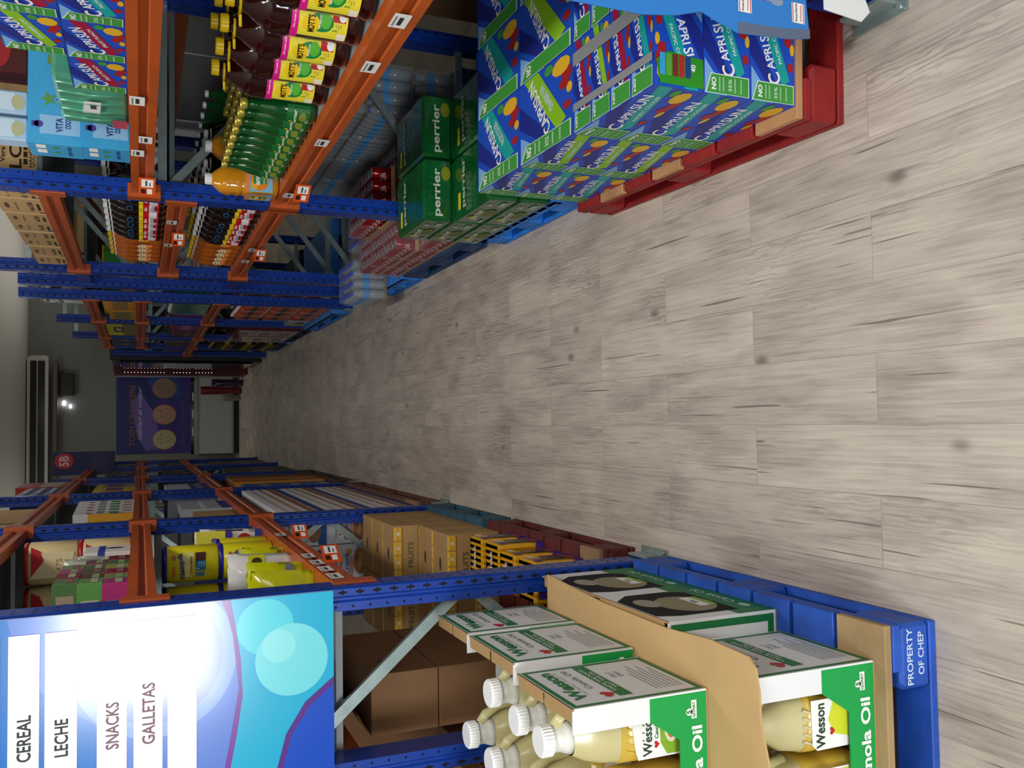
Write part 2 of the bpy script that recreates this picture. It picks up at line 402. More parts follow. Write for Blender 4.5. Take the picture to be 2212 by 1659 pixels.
def beam(side, y0, y1, z, label, tags=(), m=None, cl=True):
    """stepped box beam between two posts, top face at z, with hook plates at both ends"""
    x = XR if side == 'r' else XL; s = 1 if side == 'r' else -1; m = m or ORANGE; h = .08
    t = thing('shelf_beam', label, 'beam', (0, 0, 0), 0, 'orange shelf beams')
    mb = MB(); a = x+s*.010
    pr = [(0, z-h), (0, z-.055), (.012, z-.05), (.012, z-.032), (0, z-.027), (0, z), (.045, z), (.045, z-h)]
    mb.prism([(a+s*u, v) for u, v in pr], 'y', y0, y1, m)
    mb.build('beam_bar', t)
    for k, yy in enumerate((y0, y1)):
        p = MB(); e = 1 if k == 0 else -1
        ya, yb = sorted((yy, yy-e*.055))
        p.box(min(x-s*.006, x), ya, z-.11, max(x-s*.006, x), yb, z+.015, m)
        yc, yd = sorted((yy, yy+e*.004)); p.box(min(x-s*.006, x+s*.05), yc, z-.11, max(x-s*.006, x+s*.05), yd, z+.015, m)
        p.build('hook_plate', t)
    # rear beam and deck
    RD = .90 if side == 'r' else .56; xr = x+s*(RD-.05)
    d = MB(); d.box(min(xr, xr+s*.045), y0, z-h, max(xr, xr+s*.045), y1, z, m); d.build('rear_beam', t)
    if True:
        k = MB(); nr = int((y1-y0)/.07); st = (y1-y0-.02)/nr; lo = []
        for i in range(nr): lo += [(y0+.01+i*st, z-.022), (y0+.01+(i+.45)*st, z-.022), (y0+.01+(i+.5)*st, z-.008), (y0+.01+(i+.95)*st, z-.008)]
        lo.append((y1-.01, z-.008)); k.prism(lo+[(y1-.01, z-.002), (y0+.01, z-.002)], 'x', min(x+s*.056, xr), max(x+s*.056, xr), DECK if z < 1.2 else DECKD); k.build('shelf_deck', t)
    fr = fXp(x-.010, 0, 0) if s < 0 else plane((x+.010, 0, 0), (0, -1, 0), (0, 0, 1))
    for j, (ty, tz, tw, th) in enumerate(tags):
        g = MB(); xx = a-s*.0015
        f2 = fXp(xx, ty-tw/2, tz) if s < 0 else fXm(xx, ty+tw/2, tz)
        g.rect(f2, 0, 0, tw, th, WHITE, 0); g.rect(f2, tw*.2, th*.35, tw*.75, th*.6, ink('#333333'), .0004); g.rect(f2, tw*.1, th*.75, tw*.8, th*.85, ink('#888888'), .0004)
        g.build('price_label', t)
    return t
PT = lambda ys, z, w=.075, h=.042: [(y, z, w, h) for y in ys]
beam('r', RY[0]+.1, RY[1], 1.07, 'orange beam under the yellow-capped juice jugs', PT([1.98, 2.27, 2.95, 3.68], 1.012))
beam('r', RY[0]+.1, RY[1], 1.635, 'orange beam under the blue pouch boxes and coconut cartons', PT([2.75, 3.28], 1.59)+PT([3.12], 1.565))
beam('r', RY[1]+.1, RY[2], 1.07, 'orange beam under the lower row of dark cola bottles', PT([4.9, 5.25], 1.02, .09))
beam('r', RY[1]+.1, RY[2], 1.49, 'orange beam under the upper row of dark cola bottles', PT([4.35, 4.9], 1.445, .08))
beam('r', RY[1]+.1, RY[2], 1.99, 'orange beam under the row of open juice cartons')
for i in (4, 5, 6):
    for z, q in ((1.07, 'low'), (1.635, 'middle'), (1.99, 'top')):
        beam('r', RY[i]+.1, RY[i+1], z, 'orange %s beam between the %s and %s blue posts of the drinks side' % (q, nm[i], nm[i+1]))
beam('r', RY[7]+.1, RY[8], 1.07, 'dusky low orange beam in the farthest bay of the drinks side')
for i in range(5):
    for z, q in ((1.07, 'low'), (1.635, 'middle'), (2.17, 'top')):
        tg = ()
        if i == 0 and z == 1.07: tg = PT([2.75, 2.9, 3.05, 3.22, 3.9], 1.02, .1)
        beam('l', LY[i]+.1, LY[i+1], z, 'orange %s beam between the %s and %s blue posts of the food side' % (q, nm[i], nm[i+1]), tg)
# short blue spacer beams in the drinks side
for z, q in ((1.06, 'lower'), (1.97, 'upper')):
    t = MB(); t.box(XR+.01, RY[2]+.1, z-.075, XR+.05, RY[3], z, BLUE)
    tag(t.build('spacer_beam'), 'short blue %s spacer beam joining two close blue posts' % q, 'beam', 'short blue spacer beams')
# ---------------------------------------------------------------- pallets
def b2(q, o):
    HOST.setdefault(o.name, None)
    k = PB[o.name]; HOST[o.name] = (k, o); q.build('stencil', o)
PB = {}
def pallet(name, label, x0, y0, w, d, col, wood=True, rotz=0, plastic=False, deckcol=None, h=.144, text=None):
    """block pallet: w along X, d along Y, near left corner at x0, y0"""
    m = mat('pallet_paint_' + col[1:], col, .55, vary=.25, scale=9, bump=.3, bscale=30)
    dk = mat('pallet_deck_' + (deckcol or col)[1:], deckcol or col, .8, vary=.25, scale=6, bump=.3, bscale=40) if wood else m
    t = thing(name, label, 'pallet', (x0, y0, 0), rotz)
    if plastic:
        b = MB(); n = 9
        for i in range(n): b.box(0, d*i/n+.004, h-.03, w, d*(i+1)/n-.008, h, m, .003)
        b.box(0, 0, h-.05, .03, d, h-.004, m, .003); b.box(w-.03, 0, h-.05, w, d, h-.004, m, .003)
        b.box(0, -.002, h-.06, w, .03, h-.004, m, .003); b.box(0, d-.03, h-.06, w, d+.002, h-.004, m, .003)
        b.build('deck', t)
    else:
        n = 7
        for i in range(n):
            b = MB(); ww = d/n*.90 if 0 < i < n-1 else d/n*.95
            yc = d*(i+.5)/n; b.box(0, yc-ww/2, h-.019, w, yc+ww/2, h, dk if (i == 0 or not deckcol or (col[1] == '8' and i in (3, 5))) else m, .002); b.build('deck_board', t)
        for j in range(3):
            xx = (0, w/2-.05, w-.1)[j]
            b = MB(); b.box(xx, 0, h-.04, xx+.1, d, h-.0195, m, .002); b.build('stringer_board', t)
    for i in range(3):
        for j in range(3):
            bx = (0, w/2-.07, w-.14)[i]; by = (0, d/2-.07, d-.14)[j]
            b = MB(); b.box(bx, by, .0205, bx+.14, by+.14, h-(.0505 if plastic else .0405), m, .008)
            o = b.build('block', t); PB[o.name] = b
            if text and i == 2 and j == 0:
                q = MB(); fr = fY(bx, by-.001, 0)
                q.text(fr, text[0], .07, .080, .017, ink('#c9d8ee', .7), w=.12, d=.0005); q.text(fr, text[1], .075, .048, .017, ink('#c9d8ee', .7), d=.0005)
                q.build('stencil', t if False else None, (x0, y0, 0)) if False else b2(q, o)
    for (a0, b0, a1, b1) in ((0, 0, w, .1), (0, d-.1, w, d), (0, .1, .1, d-.1), (w-.1, .1, w, d-.1)):
        b = MB(); b.box(a0, b0, 0, a1, b1, .02, m, .003); b.build('bottom_board', t)
    return t

# ---------------------------------------------------------------- oil cases at the left
OILT = mat('oil_jug_body', '#cdae45', .28, coat=.3, sss=.15)
OILW = mat('oil_jug_clear_top', '#c9c08d', .3, coat=.3, sss=.15)
OILN = mat('oil_jug_neck', '#e6e6de', .35, sss=.1)
CAPW = mat('white_screw_cap', '#f3f3f0', .4)
def heart(mb, fr, u, v, s, m, d=.0012, rot=0):
    pts = []
    for i in range(24):
        t = 2*math.pi*i/24; x = 16*math.sin(t)**3; y = 13*math.cos(t)-5*math.cos(2*t)-2*math.cos(3*t)-math.cos(4*t)
        c, q = math.cos(rot), math.sin(rot); x, y = x*s/32, y*s/32
        pts.append((u+x*c-y*q, v+x*q+y*c))
    mb.poly(fr, list(reversed(pts)), m, d)
def ridged_cap(r, z0, h, m, n=28):
    mb = MB(); vs = []; fs = []; N = n*2
    for z, k in ((z0, 1), (z0+h*.82, 1), (z0+h, .9)):
        for i in range(N):
            rr = r*k*(1 if i % 2 else .955); a = 2*math.pi*i/N; vs.append((rr*math.cos(a), rr*math.sin(a), z))
    for k in range(2):
        for i in range(N): fs.append((k*N+i, k*N+(i+1) % N, (k+1)*N+(i+1) % N, (k+1)*N+i))
    fs.append(tuple(range(2*N, 3*N))); fs.append(tuple(range(N-1, -1, -1)))
    return mb.add(vs, fs, m)
def oil_jug():
    t = thing('oil_jug', 'x', 'jug', group='canola oil jugs')
    b = MB()
    b.sq([(.055, .05, 0), (.064, .058, .006), (.066, .06, .03), (.066, .06, .10), (.062, .056, .12), (.066, .06, .14), (.064, .058, .19)], OILT, e=.3)
    b.sq([(.064, .058, .19), (.060, .055, .225), (.050, .047, .262), (.036, .036, .290)], OILW, e=.36, cap=False)
    for i in range(5):                            # slanting flutes of the grip
        b.tube([(-.045+i*.016, -.0585, .135), (-.03+i*.016, -.0575, .178)], .0035, OILT, 6)
    b.build('jug_body', t)
    n = MB(); n.lathe([(.037, .286), (.031, .302), (.027, .312), (.027, .335)], OILN, 20); n.build('neck', t)
    hd = MB(); hd.tube([(.026, 0, .318), (.046, 0, .305), (.062, 0, .268), (.066, 0, .225), (.062, 0, .195)], .0105, OILW, 8, ry=.014); hd.build('handle', t)
    c = ridged_cap(.0335, .332, .026, CAPW); c.build('cap', t)
    l = MB(); fr = fY(-.052, -.0612, .04)
    l.poly(fr, [(0, 0), (.104, 0), (.104, .12), (.09, .128), (.02, .118), (0, .112)], WHITE, .0002)
    l.text(fr, 'Wesson', .05, .088, .022, ink('#1d3b22'), w=.088, d=.0012); heart(l, fr, .028, .066, .015, RED)
    l.text(fr, 'Canola Oil', .066, .066, .009, ink('#3c6b2c'), d=.0014)
    l.poly(fr, [(.004, .004), (.1, .004), (.1, .05), (.08, .058), (.03, .056), (.004, .04)], ink('#8cb32f'), .0006)
    l.ell(fr, .062, .028, .034, .019, ink('#e9dfc6'), .001); l.ell(fr, .062, .029, .025, .012, ink('#c9792a'), .0014)
    l.ell(fr, .052, .033, .006, .005, ink('#b3261c'), .0018); l.ell(fr, .073, .027, .006, .004, ink('#3f7d2b'), .0018)
    l.build('label', t)
    return t
GD = ink('#1a7a3e', .5); GB = ink('#12a04a', .5); GREY = ink('#8c9190')
def side_art(mb, fr, W, H):                       # printed narrow side of an oil case
    b = .011
    for a in ((.006, .006, W-.006, .006+b), (.006, H-.006-b, W-.006, H-.006), (.006, .006+b, .006+b, H-.006-b), (W-.006-b, .006+b, W-.006, H-.006-b)):
        mb.rect(fr, *a, GD)
    mb.text(fr, 'Wesson', W*.52, H*.85, .034, GD, w=W*.72, bold=.035)
    mb.text(fr, 'The family cooking oil', W*.55, H*.775, .006, GREY, w=W*.6)
    mb.text(fr, 'Canola Oil', W*.62, H*.70, .015, GREY, w=W*.5)
    heart(mb, fr, W*.20, H*.655, .036, RED, rot=.2)
    mb.rect(fr, W*.13, H*.50, W*.93, H*.60, GD, .0008)
    mb.text(fr, 'TASTE THE FOOD', W*.55, H*.57, .009, ink('#e8f0ea'), w=W*.62); mb.text(fr, 'NOT THE OIL', W*.55, H*.53, .008, ink('#e8f0ea'), w=W*.45)
    mb.text(fr, 'Only 5', W*.62, H*.42, .014, GREY, slant=.3); mb.text(fr, 'Quart', W*.62, H*.37, .014, GREY, slant=.3)
    for i in range(7): mb.rect(fr, W*.16, H*(.29-.033*i), W*(.60+.25*((i*7) % 5)/5), H*(.29-.033*i)+.003, GREY)
def quart_badge(mb, fr, u, v, k=1):
    mb.ell(fr, u-.004, v+.010*k, .009*k, .010*k, WHITE, .0010); mb.rect(fr, u-.022*k, v-.012*k, u+.024*k, v+.004*k, WHITE, .0010)
    mb.text(fr, '5', u-.004, v+.011*k, .014*k, GD, d=.0016, bold=.03); mb.text(fr, 'QUART', u, v-.004*k, .009*k, GD, w=.04*k, d=.0016)
def oil_case(W, D, H, label, loc, rows=1, art='narrow'):
    """open printed case; W along X, D along Y; local origin at its +X / -Y bottom corner"""
    t = thing('oil_case', label, 'box', loc, 0, 'canola oil cases')
    th = .004; b = MB()
    b.box(-W, 0, 0, 0, D, .004, KRAFT)
    # side towards the aisle
    b.box(-th, 0, .004, 0, D, H, WHITEC)
    b.box(-W, 0, .004, -W+th, D, H, WHITEC)
    # rear wall, low
    b.box(-W+th, D-th, .004, -th, D, H*.45, WHITEC)
    # front wall: low band with a slanted cut rising to the corner posts
    v0, v1 = .068, .142
    pr = [(-th, 0), (-th, v1), (-.052, v1), (-.10, v0), (-W+.10, v0), (-W+.052, v1), (-W+th, v1), (-W+th, 0)]
    b.prism([(u, v+.004) for u, v in pr], 'y', 0, th, GB)
    for a, c in ((-.052, -th), (-W+th, -W+.052)):
        b.box(a, 0, v1+.004, c, th, H, WHITEC)
    fr = fY(0, 0, 0)
    b.box(-.004, -.0006, H-.003, 0, D, H+.0006, KRAFT)
    b.build('carton', t)
    p = MB()
    if art == 'narrow':
        side_art(p, fXp(0, 0, 0), D, H)
    else:
        fx = fXp(0, 0, 0); p.rect(fx, 0, 0, D, H*.36, GD, .0004)
        for k in range(2):
            y0 = D*(.06+.48*k)
            p.poly(fx, [(y0, H*.26), (y0+D*.34, H*.26), (y0+D*.38, H*.40), (y0+D*.38, H*.80), (y0+D*.30, H*.98), (y0+.02, H*.98), (y0-.0, H*.80)], DARK, .0008)  # solid side: shade inside the window is painted, jugs drawn in dulled tones
            p.ell(fx, y0+D*.16, H*.52, D*.13, H*.24, ink('#8a8260'), .0012); p.ell(fx, y0+D*.22, H*.8, D*.07, H*.1, ink('#9b9a88'), .0016)
            p.rect(fx, y0+D*.10, H*.30, y0+D*.25, H*.46, WHITE, .0016); p.rect(fx, y0+D*.10, H*.30, y0+D*.25, H*.36, ink('#8cb32f'), .0018)
            p.text(fx, 'We', y0+D*.17, H*.42, .016, ink('#1d3b22'), d=.002)
            p.text(fx, 'Canola Oil', y0+D*.24, H*.13, .026, ink('#b9d9c3'), d=.001, w=D*.26); p.ell(fx, y0+D*.05, H*.12, D*.03, .012, ink('#b9d9c3'), .001)
    if art == 'narrow':
        p.text(fr, 'Canola Oil', -.075, .030, .027, WHITE, w=.20, bold=.03, al='r')
        quart_badge(p, fr, -.040, .040, .85); quart_badge(p, fr, -W+.06, .04, .85)
    else:
        p.rect(fr, -W+.004, .004, -.004, H-.004, WHITEC, .0006)
        for a in ((-W+.01, .01, -.008, .028), (-W+.01, H-.02, -.008, H-.006), (-.026, .028, -.008, H-.02)): p.rect(fr, *a, GD, .0012)
    p.build('printed_panels', t)
    f = MB()                                       # bent inner flaps at the top of the side wall
    for k in range(2):
        y0 = D*(.03+.5*k); f.poly(plane((0, 0, 0), (0, 1, 0), (0, 0, 1)), [(y0, H-.002), (y0+D*.45, H-.002), (y0+D*.40, H-.03), (y0+D*.08, H-.034)], WHITEC, -.012)
        f.box(-.030, y0, H-.004, -.002, y0+D*.45, H-.001, KRAFT)
    f.build('top_flap', t)
    return t
pallet('wood_pallet', 'blue painted wooden block pallet under the canola oil cases', -.446-1.0, 1.42, 1.0, 1.04, '#2152b4', text=('PROPERTY', 'OF CHEP'), deckcol='#a58a62')
PZ = .1445
oil_case(.48, .30, .315, 'open canola oil case on the blue pallet, nearest of its lower layer', (-.524, 1.455, PZ))
oil_case(.48, .70, .315, 'green and white canola oil case with two side windows, under the cardboard sheet', (-.474, 1.768, PZ), art='wide')
OC = ['nearest', 'middle', 'farthest']
for i, (x, y, d) in enumerate(((-.583, 1.61, .285), (-.565, 1.915, .30), (-.563, 2.23, .25))):
    oil_case(.48, d, .327, 'canola oil case with a green framed side on the cardboard sheet, %s of the three' % OC[i], (x, y, .4665))
sh = MB()                                          # torn slip sheet between the layers
op = [(-.50, 1.448), (-.482, 1.47), (-.476, 1.60), (-.484, 1.72), (-.487, 1.77), (-.483, 2.08), (-.462, 2.42), (-1.16, 2.43), (-1.16, 1.43), (-.76, 1.425), (-.68, 1.415), (-.60, 1.437), (-.545, 1.437)]
sh.prism(op[::-1], 'z', .4605, .4655, KRAFTL)
tag(sh.build('cardboard_sheet'), 'torn tan cardboard slip sheet between the two layers of oil cases', 'cardboard')
J = Proto(oil_jug())
spots = [(-.672, 1.705, 'inside the nearest upper case, beside its printed side'), (-.668, 1.836, 'second from the front along the printed sides, top layer'),
         (-.652, 1.995, 'standing in the middle upper case beside its printed side'), (-.825, 1.70, 'front row of the top layer, second from the aisle'),
         (-.825, 1.836, 'second row of the top layer, second from the aisle'), (-.815, 1.995, 'third row of the top layer with its handle hole showing'),
         (-.80, 2.15, 'farthest showing jug of the top layer, ahead of the open flap'), (-.975, 1.70, 'front row of the top layer, third from the aisle'), (-.975, 1.836, 'second row of the top layer, third from the aisle'), (-.968, 1.995, 'third row of the top layer, third from the aisle')]
for i, (x, y, l) in enumerate(spots):
    J.put((x, y, .471), 'white-capped canola oil jug, ' + l)
LJ = None
def low_jug():                                     # jugs of the lower layer, a little shorter so that the layer above clears them
    t = thing('oil_jug', 'x', 'jug', group='canola oil jugs')
    b = MB(); b.sq([(.055, .05, 0), (.066, .06, .03), (.066, .06, .10), (.062, .056, .12), (.066, .06, .14), (.064, .058, .17)], OILT, e=.3)
    b.sq([(.064, .058, .17), (.056, .052, .215), (.034, .034, .25), (.028, .028, .275)], OILW, e=.36, cap=False)
    for i in range(5): b.tube([(-.045+i*.016, -.0585, .135), (-.03+i*.016, -.0575, .178)], .0035, OILW, 6)
    b.build('jug_body', t)
    hd = MB(); hd.tube([(.03, 0, .262), (.052, 0, .238), (.064, 0, .19)], .0105, OILW, 8, ry=.014); hd.build('handle', t)
    ridged_cap(.030, .272, .024, CAPW).build('cap', t)
    l = MB(); fr = fY(-.052, -.0612, .06)
    l.poly(fr, [(0, 0), (.104, 0), (.104, .10), (.012, .098), (0, .086)], WHITE, .0002); l.text(fr, 'Wesson', .05, .076, .024, ink('#1d3b22'), w=.092, d=.0012)
    heart(l, fr, .036, .045, .016, RED); l.poly(fr, [(.02, .002), (.1, .002), (.1, .04), (.06, .055), (.03, .04)], ink('#d3da2e'), .0006)
    l.build('label', t)
    return t
LP = Proto(low_jug())
for i, (x, y) in enumerate(((-.645, 1.53), (-.79, 1.53), (-.93, 1.53), (-.645, 1.66), (-.79, 1.66))):
    LP.put((x, y, .149), 'canola oil jug in the nearest lower case, %s' % ['first from the aisle in front', 'second from the aisle in front', 'third from the aisle in front', 'behind the first', 'behind the second'][i])

# ---------------------------------------------------------------- aisle sign board
def sign_board():
    t = thing('aisle_sign', 'glossy blue aisle directory board listing CEREAL and LECHE on the rack end', 'sign', (0, 2.482, 0))
    b = MB(); b.box(-1.16, 0, 1.10, XL-.004, .006, 2.6, mat('foam_board_edge', '#f2f6f8', .5))
    b.build('board', t)
    g = MB(); fr = fY(0, 0, 0)
    def gl(c): return mat('gloss_' + c[1:], c, .22, coat=.5)
    g.rect(fr, -1.16, 1.10, XL-.004, 2.6, gl('#1477cf'), .0004)
    def clip(pts): return [(max(-1.159, min(XL-.005, u)), max(1.101, v)) for u, v in pts]
    def circ(u, v, r, c, d, rv=None): g.poly(fr, clip([(u+r*math.cos(2*math.pi*i/40), v+(rv or r)*math.sin(2*math.pi*i/40)) for i in range(40)]), gl(c), d)
    g.poly(fr, clip([(-1.16, 1.10), (-.46, 1.10), (-.46, 1.9), (-.62, 1.86), (-.75, 1.7), (-1.16, 1.62)]), gl('#5f86dd'), .0008)
    circ(-.60, 1.56, .20, '#86a8ea', .0012); circ(-.60, 1.56, .165, '#7b8fe0', .0014)
    g.poly(fr, clip([(-.46, 1.40), (-.50, 1.385), (-.56, 1.37), (-.70, 1.355), (-.82, 1.375), (-.95, 1.40), (-1.16, 1.39), (-1.16, 1.10), (-.46, 1.10)]), gl('#7a3f9f'), .0016)
    g.poly(fr, clip([(-.46, 1.375), (-.52, 1.366), (-.62, 1.35), (-.72, 1.345), (-.82, 1.36), (-.95, 1.385), (-1.16, 1.37), (-1.16, 1.10), (-.46, 1.10)]), gl('#1bb4dc'), .0020)
    circ(-.545, 1.285, .075, '#4fd6e6', .0024); circ(-.64, 1.215, .098, '#77e0ea', .0027); circ(-.60, 1.25, .045, '#8fe9ee', .0030)
    g.poly(fr, clip([(-.70, 1.10), (-.76, 1.17), (-.84, 1.22), (-.95, 1.25), (-1.16, 1.28), (-1.16, 1.10)]), gl('#1550c8'), .0033)
    g.poly(fr, clip([(-.70, 1.10), (-.76, 1.18), (-.84, 1.232), (-.95, 1.262), (-.95, 1.247), (-.84, 1.215), (-.77, 1.165), (-.72, 1.10)]), gl('#5a2f8c'), .0036)
    circ(-.53, 1.685, .055, '#e07a86', .0022)
    g.build('printed_face', t)
    k = MB(); W = gl('#f7fbff'); ib = ink('#15151c')
    for i, (z1, z0, s, ln) in enumerate(((2.15, 2.08, '', 0), (2.065, 1.995, '', 0), (1.985, 1.914, '', 0), (1.896, 1.828, 'CEREAL', .112), (1.816, 1.744, 'LECHE', .092), (1.699, 1.630, 'SNACKS', .117), (1.614, 1.545, 'GALLETAS', .155), (1.533, 1.462, '', 0))):
        k.rect(fr, -1.15, z0, -.505 if z1 > 1.75 else -.495, z1, W, .0040)
        if s: k.text(fr, s, -.812, (z0+z1)/2-.001, .031, ib if i < 5 else ink('#7e5a66'), w=ln, al='l', d=.0046, bold=.02)  # lower names in paler ink: fading from glare is painted into the letters
    k.build('name_plates', t)
    return t
sign_board()
# ---------------------------------------------------------------- pouch drink boxes (right)
CB = ink('#1b4fc4'); CN = ink('#1a2a8c'); CT = ink('#12a5a0'); CS = ink('#7fb2e6'); CY = ink('#e8b52a'); CR = ink('#a81f24'); CG = ink('#3f9a3c'); CL = ink('#8ac21f'); CM = ink('#a3123d')
FLV = {'pacific': (CT, 'PACIFIC COOLER'), 'punch': (CM, 'FRUIT PUNCH'), 'kiwi': (CL, 'STRAWBERRY KIWI')}
def pouch_art(mb, fr, W, H, fl='pacific', flip=False, simple=False, badge=True):
    """printed face of a fruit drink carton, W x H; flip turns it upside down"""
    if flip:
        f0 = fr; fr = lambda u, v, d=0: f0(W-u, H-v, d)
    c, name = FLV[fl]
    mb.rect(fr, 0, 0, W, H, CB, .0003)
    mb.poly(fr, [(0, H*.98), (0, H*.50), (W*.10, H*.62), (W*.34, H*.98)], CS, .0006)
    mb.poly(fr, [(W*.02, H*.38), (W*.12, H*.34), (W*.74, H), (W*.45, H)], CN, .0008)
    mb.poly(fr, [(W*.17, H*.28), (W*.25, H*.12), (W*1.0, H*.62), (W*1.0, H*.90)], c, .0008)
    if not simple: mb.text(fr, name, W*.62, H*.46, H*.075, ink('#d6ece9'), w=W*.46, rot=math.atan2(H*.5, W*.8), d=.0016)
    th = math.atan2(H*.45, W*.8)
    if H > W:
        mb.text(fr, 'CAPRISUN', W*.56, H*.60, W*.17, WHITE, w=W*.86, rot=.62, d=.0018, bold=.02)
    else:
        mb.text(fr, 'C', W*.245, H*.47, H*.27, WHITE, w=W*.12, rot=th, d=.0018, bold=.02); mb.text(fr, 'APRI', W*.45, H*.59, H*.17, WHITE, w=W*.25, rot=th, d=.0018, bold=.02); mb.text(fr, 'SUN', W*.72, H*.74, H*.21, WHITE, w=W*.25, rot=th, d=.0018, bold=.02)
    for (u, v, a, b, k) in ((.86, .20, .10, .16, CY), (.74, .10, .08, .09, CR), (.64, .15, .06, .09, CR), (.92, .42, .06, .08, CG), (.56, .06, .06, .05, CY), (.38, .10, .05, .07, CR)):
        mb.ell(fr, W*u, H*v, W*a, H*b, k, .0012+.0001*u, n=10)
    if badge:
        mb.poly(fr, [(W*.005, H*.03), (W*.20, H*.03), (W*.20, H*.86), (W*.005, H*.98)], ink('#d8e6d2'), .0020)
        mb.poly(fr, [(W*.01, H*.05), (W*.19, H*.05), (W*.19, H*.84), (W*.01, H*.95)], CG, .0023)
        f2 = fr
        mb.text(f2, 'NO', W*.10, H*.80, H*.10, WHITE, w=W*.12, d=.003, bold=.04)
        if not simple:
            mb.text(f2, '35%', W*.10, H*.45, H*.07, ink('#cfe6cc'), w=W*.12, d=.003)
            for v in (.66, .58, .33, .2): mb.rect(f2, W*.03, H*v, W*.17, H*(v+.03), ink('#9cc79a'), .003)
def pouch_box(w, d, h, label, loc, fl, rotz=0, faces=('-y', '-x', 'top'), grp='fruit drink pouch boxes', flip=False, simple=False, extra=None):
    t = thing('drink_box', label, 'box', loc, rotz, grp)
    b = MB(); b.box(0, 0, 0, w, d, h, CB); b.build('carton', t)
    p = MB()
    if '-y' in faces: pouch_art(p, fY(0, 0, 0), w, h, fl, flip, simple)
    if '-x' in faces: pouch_art(p, fXm(0, d, 0), d, h, fl, False, simple or d < .2)
    if 'top' in faces: pouch_art(p, fZ(0, 0, h), w, d, fl, False, simple)
    if extra: extra(p, w, d, h)
    p.build('printed_panels', t)
    return t
ROT = R(-1.7)
rc, rs = math.cos(ROT), math.sin(ROT)
PX0, PY0 = .752, 1.648                                  # pallet stack corner
def PW(u, v): return (PX0+u*rc-v*rs, PY0+u*rs+v*rc)      # stack coordinates to the room
pallet('wood_pallet', 'chipped red wooden pallet under the fruit drink cases', PW(-.03, -.012)[0], PW(-.03, -.012)[1], 1.0, 1.16, '#8e1c1c', rotz=ROT, deckcol='#b98a5e')
lay = ['bottom', 'middle', 'top']
def tape(p, w, d, h):
    p.rect(fZ(0, 0, h), .07, 0, .12, d, ink('#8f9296', .3), .004); p.rect(fZ(0, 0, h), w*.55, 0, w*.72, d, ink('#8f9296', .3), .004)
def chart(p, w, d, h):                                     # variety pack panel
    fr = fY(0, 0, 0); p.poly(fr, [(w*.02, 0), (w*.30, h*.02), (w*.33, h*.75), (w*.24, h*.98), (w*.02, h*.9)], ink('#2f8f1f'), .004)
    for i, c in enumerate(('#3aa0d8', '#5aa53a', '#7a2a1a', '#b02a22', '#1d3f86')): p.rect(fr, w*.10, h*(.80-.13*i), w*.31, h*(.91-.13*i), ink(c), .0045)
    p.text(fr, '40', w*.2, h*.23, h*.1, WHITE, d=.005)
for k in range(3):
    z = .1445+k*.1325
    for j, (y0, dd) in enumerate(((0, .395), (.398, .355), (.756, .355))):
        for i in range(3):
            if k < 2 and i > 1: continue
            x0 = i*.242; X, Y = PW(x0, y0)
            row = ['along the aisle', 'second row in', 'third row in'][i]
            col = ['nearest stack', 'middle stack', 'far stack'][j]
            t = pouch_box(.240, dd, .131, 'fruit drink case, %s layer, %s, %s' % (lay[k], col, row), (X, Y, z), 'pacific' if j != 1 else 'kiwi', ROT,
                          faces=(('-y',) if j == 0 else ())+(('-x',) if i == 0 else ())+(('top',) if k == 2 and j > 0 else ()), flip=(k == 2), simple=i > 0, extra=chart if (k == 2 and j == 0 and i == 0) else None)
            if k == 2 and j == 0:
                q = MB()
                for n_, fl in enumerate(('pacific', 'punch', 'kiwi', 'punch')):
                    f0 = fZ(0, .002+n_*.098, .131); pouch_art(q, f0, .240, .096, fl, simple=True)
                if i == 0: q.rect(fZ(0, 0, .131), .055, .0, .075, .39, ink('#8f9296', .3), .005); q.rect(fZ(0, 0, .131), .175, .0, .21, .39, ink('#8f9296', .3), .005)
                q.build('drink_packs', t)
# hanging vinyl strip and notice on the nearest right post
t = thing('vinyl_banner', 'blue vinyl banner with bottles and white labels hung by the fruit drink pallet', 'banner', (.80, 1.452, .27))
b = MB(); n = 14
low = [(0.018, 0), (.008, .06), (.004, .12), (.0, .19), (.015, .24), (.03, .28), (.012, .34), (0, .42), (0, .9)]
b.prism([(u, v) for u, v in low]+[(.22, .9), (.22, .02)], 'y', 0, .003, ink('#2f7fd0', .4)); b.build('vinyl', t)
p = MB(); fr = fY(0, 0, 0)
p.poly(fr, [(.018, 0), (.008, .06), (.004, .12), (0, .19), (.024, .19), (.026, .12), (.03, .06), (.038, 0)], ink('#5d6c86'), .0004)
for v in (.03, .17): 
    p.rect(fr, .046, v-.016, .09, v+.018, WHITE, .0008); p.text(fr, 'Aguardiente', .068, v+.006, .008, BLACK, w=.04, d=.0012); p.text(fr, 'Antioqueno', .068, v-.006, .006, RED, w=.036, d=.0012)
    p.rect(fr, .046, v+.014, .09, v+.016, RED, .001); p.rect(fr, .046, v-.014, .09, v-.012, RED, .001)
for v in (.10, .25): 
    p.ell(fr, .085, v-.012, .011, .018, ink('#8b98b8'), .0008, n=12); p.rect(fr, .081, v, .089, v+.02, ink('#8b98b8'), .001); p.rect(fr, .080, v+.017, .090, v+.025, RED, .0012)
p.build('print', t)
tag(MB().prism([(.875, .13), (.90, .105), (1.02, .16), (1.02, .235), (.885, .235)], 'y', 1.443, 1.446, WHITEC).build('paper_notice'), 'blank white paper notice on the foot of the nearest right post', 'notice')
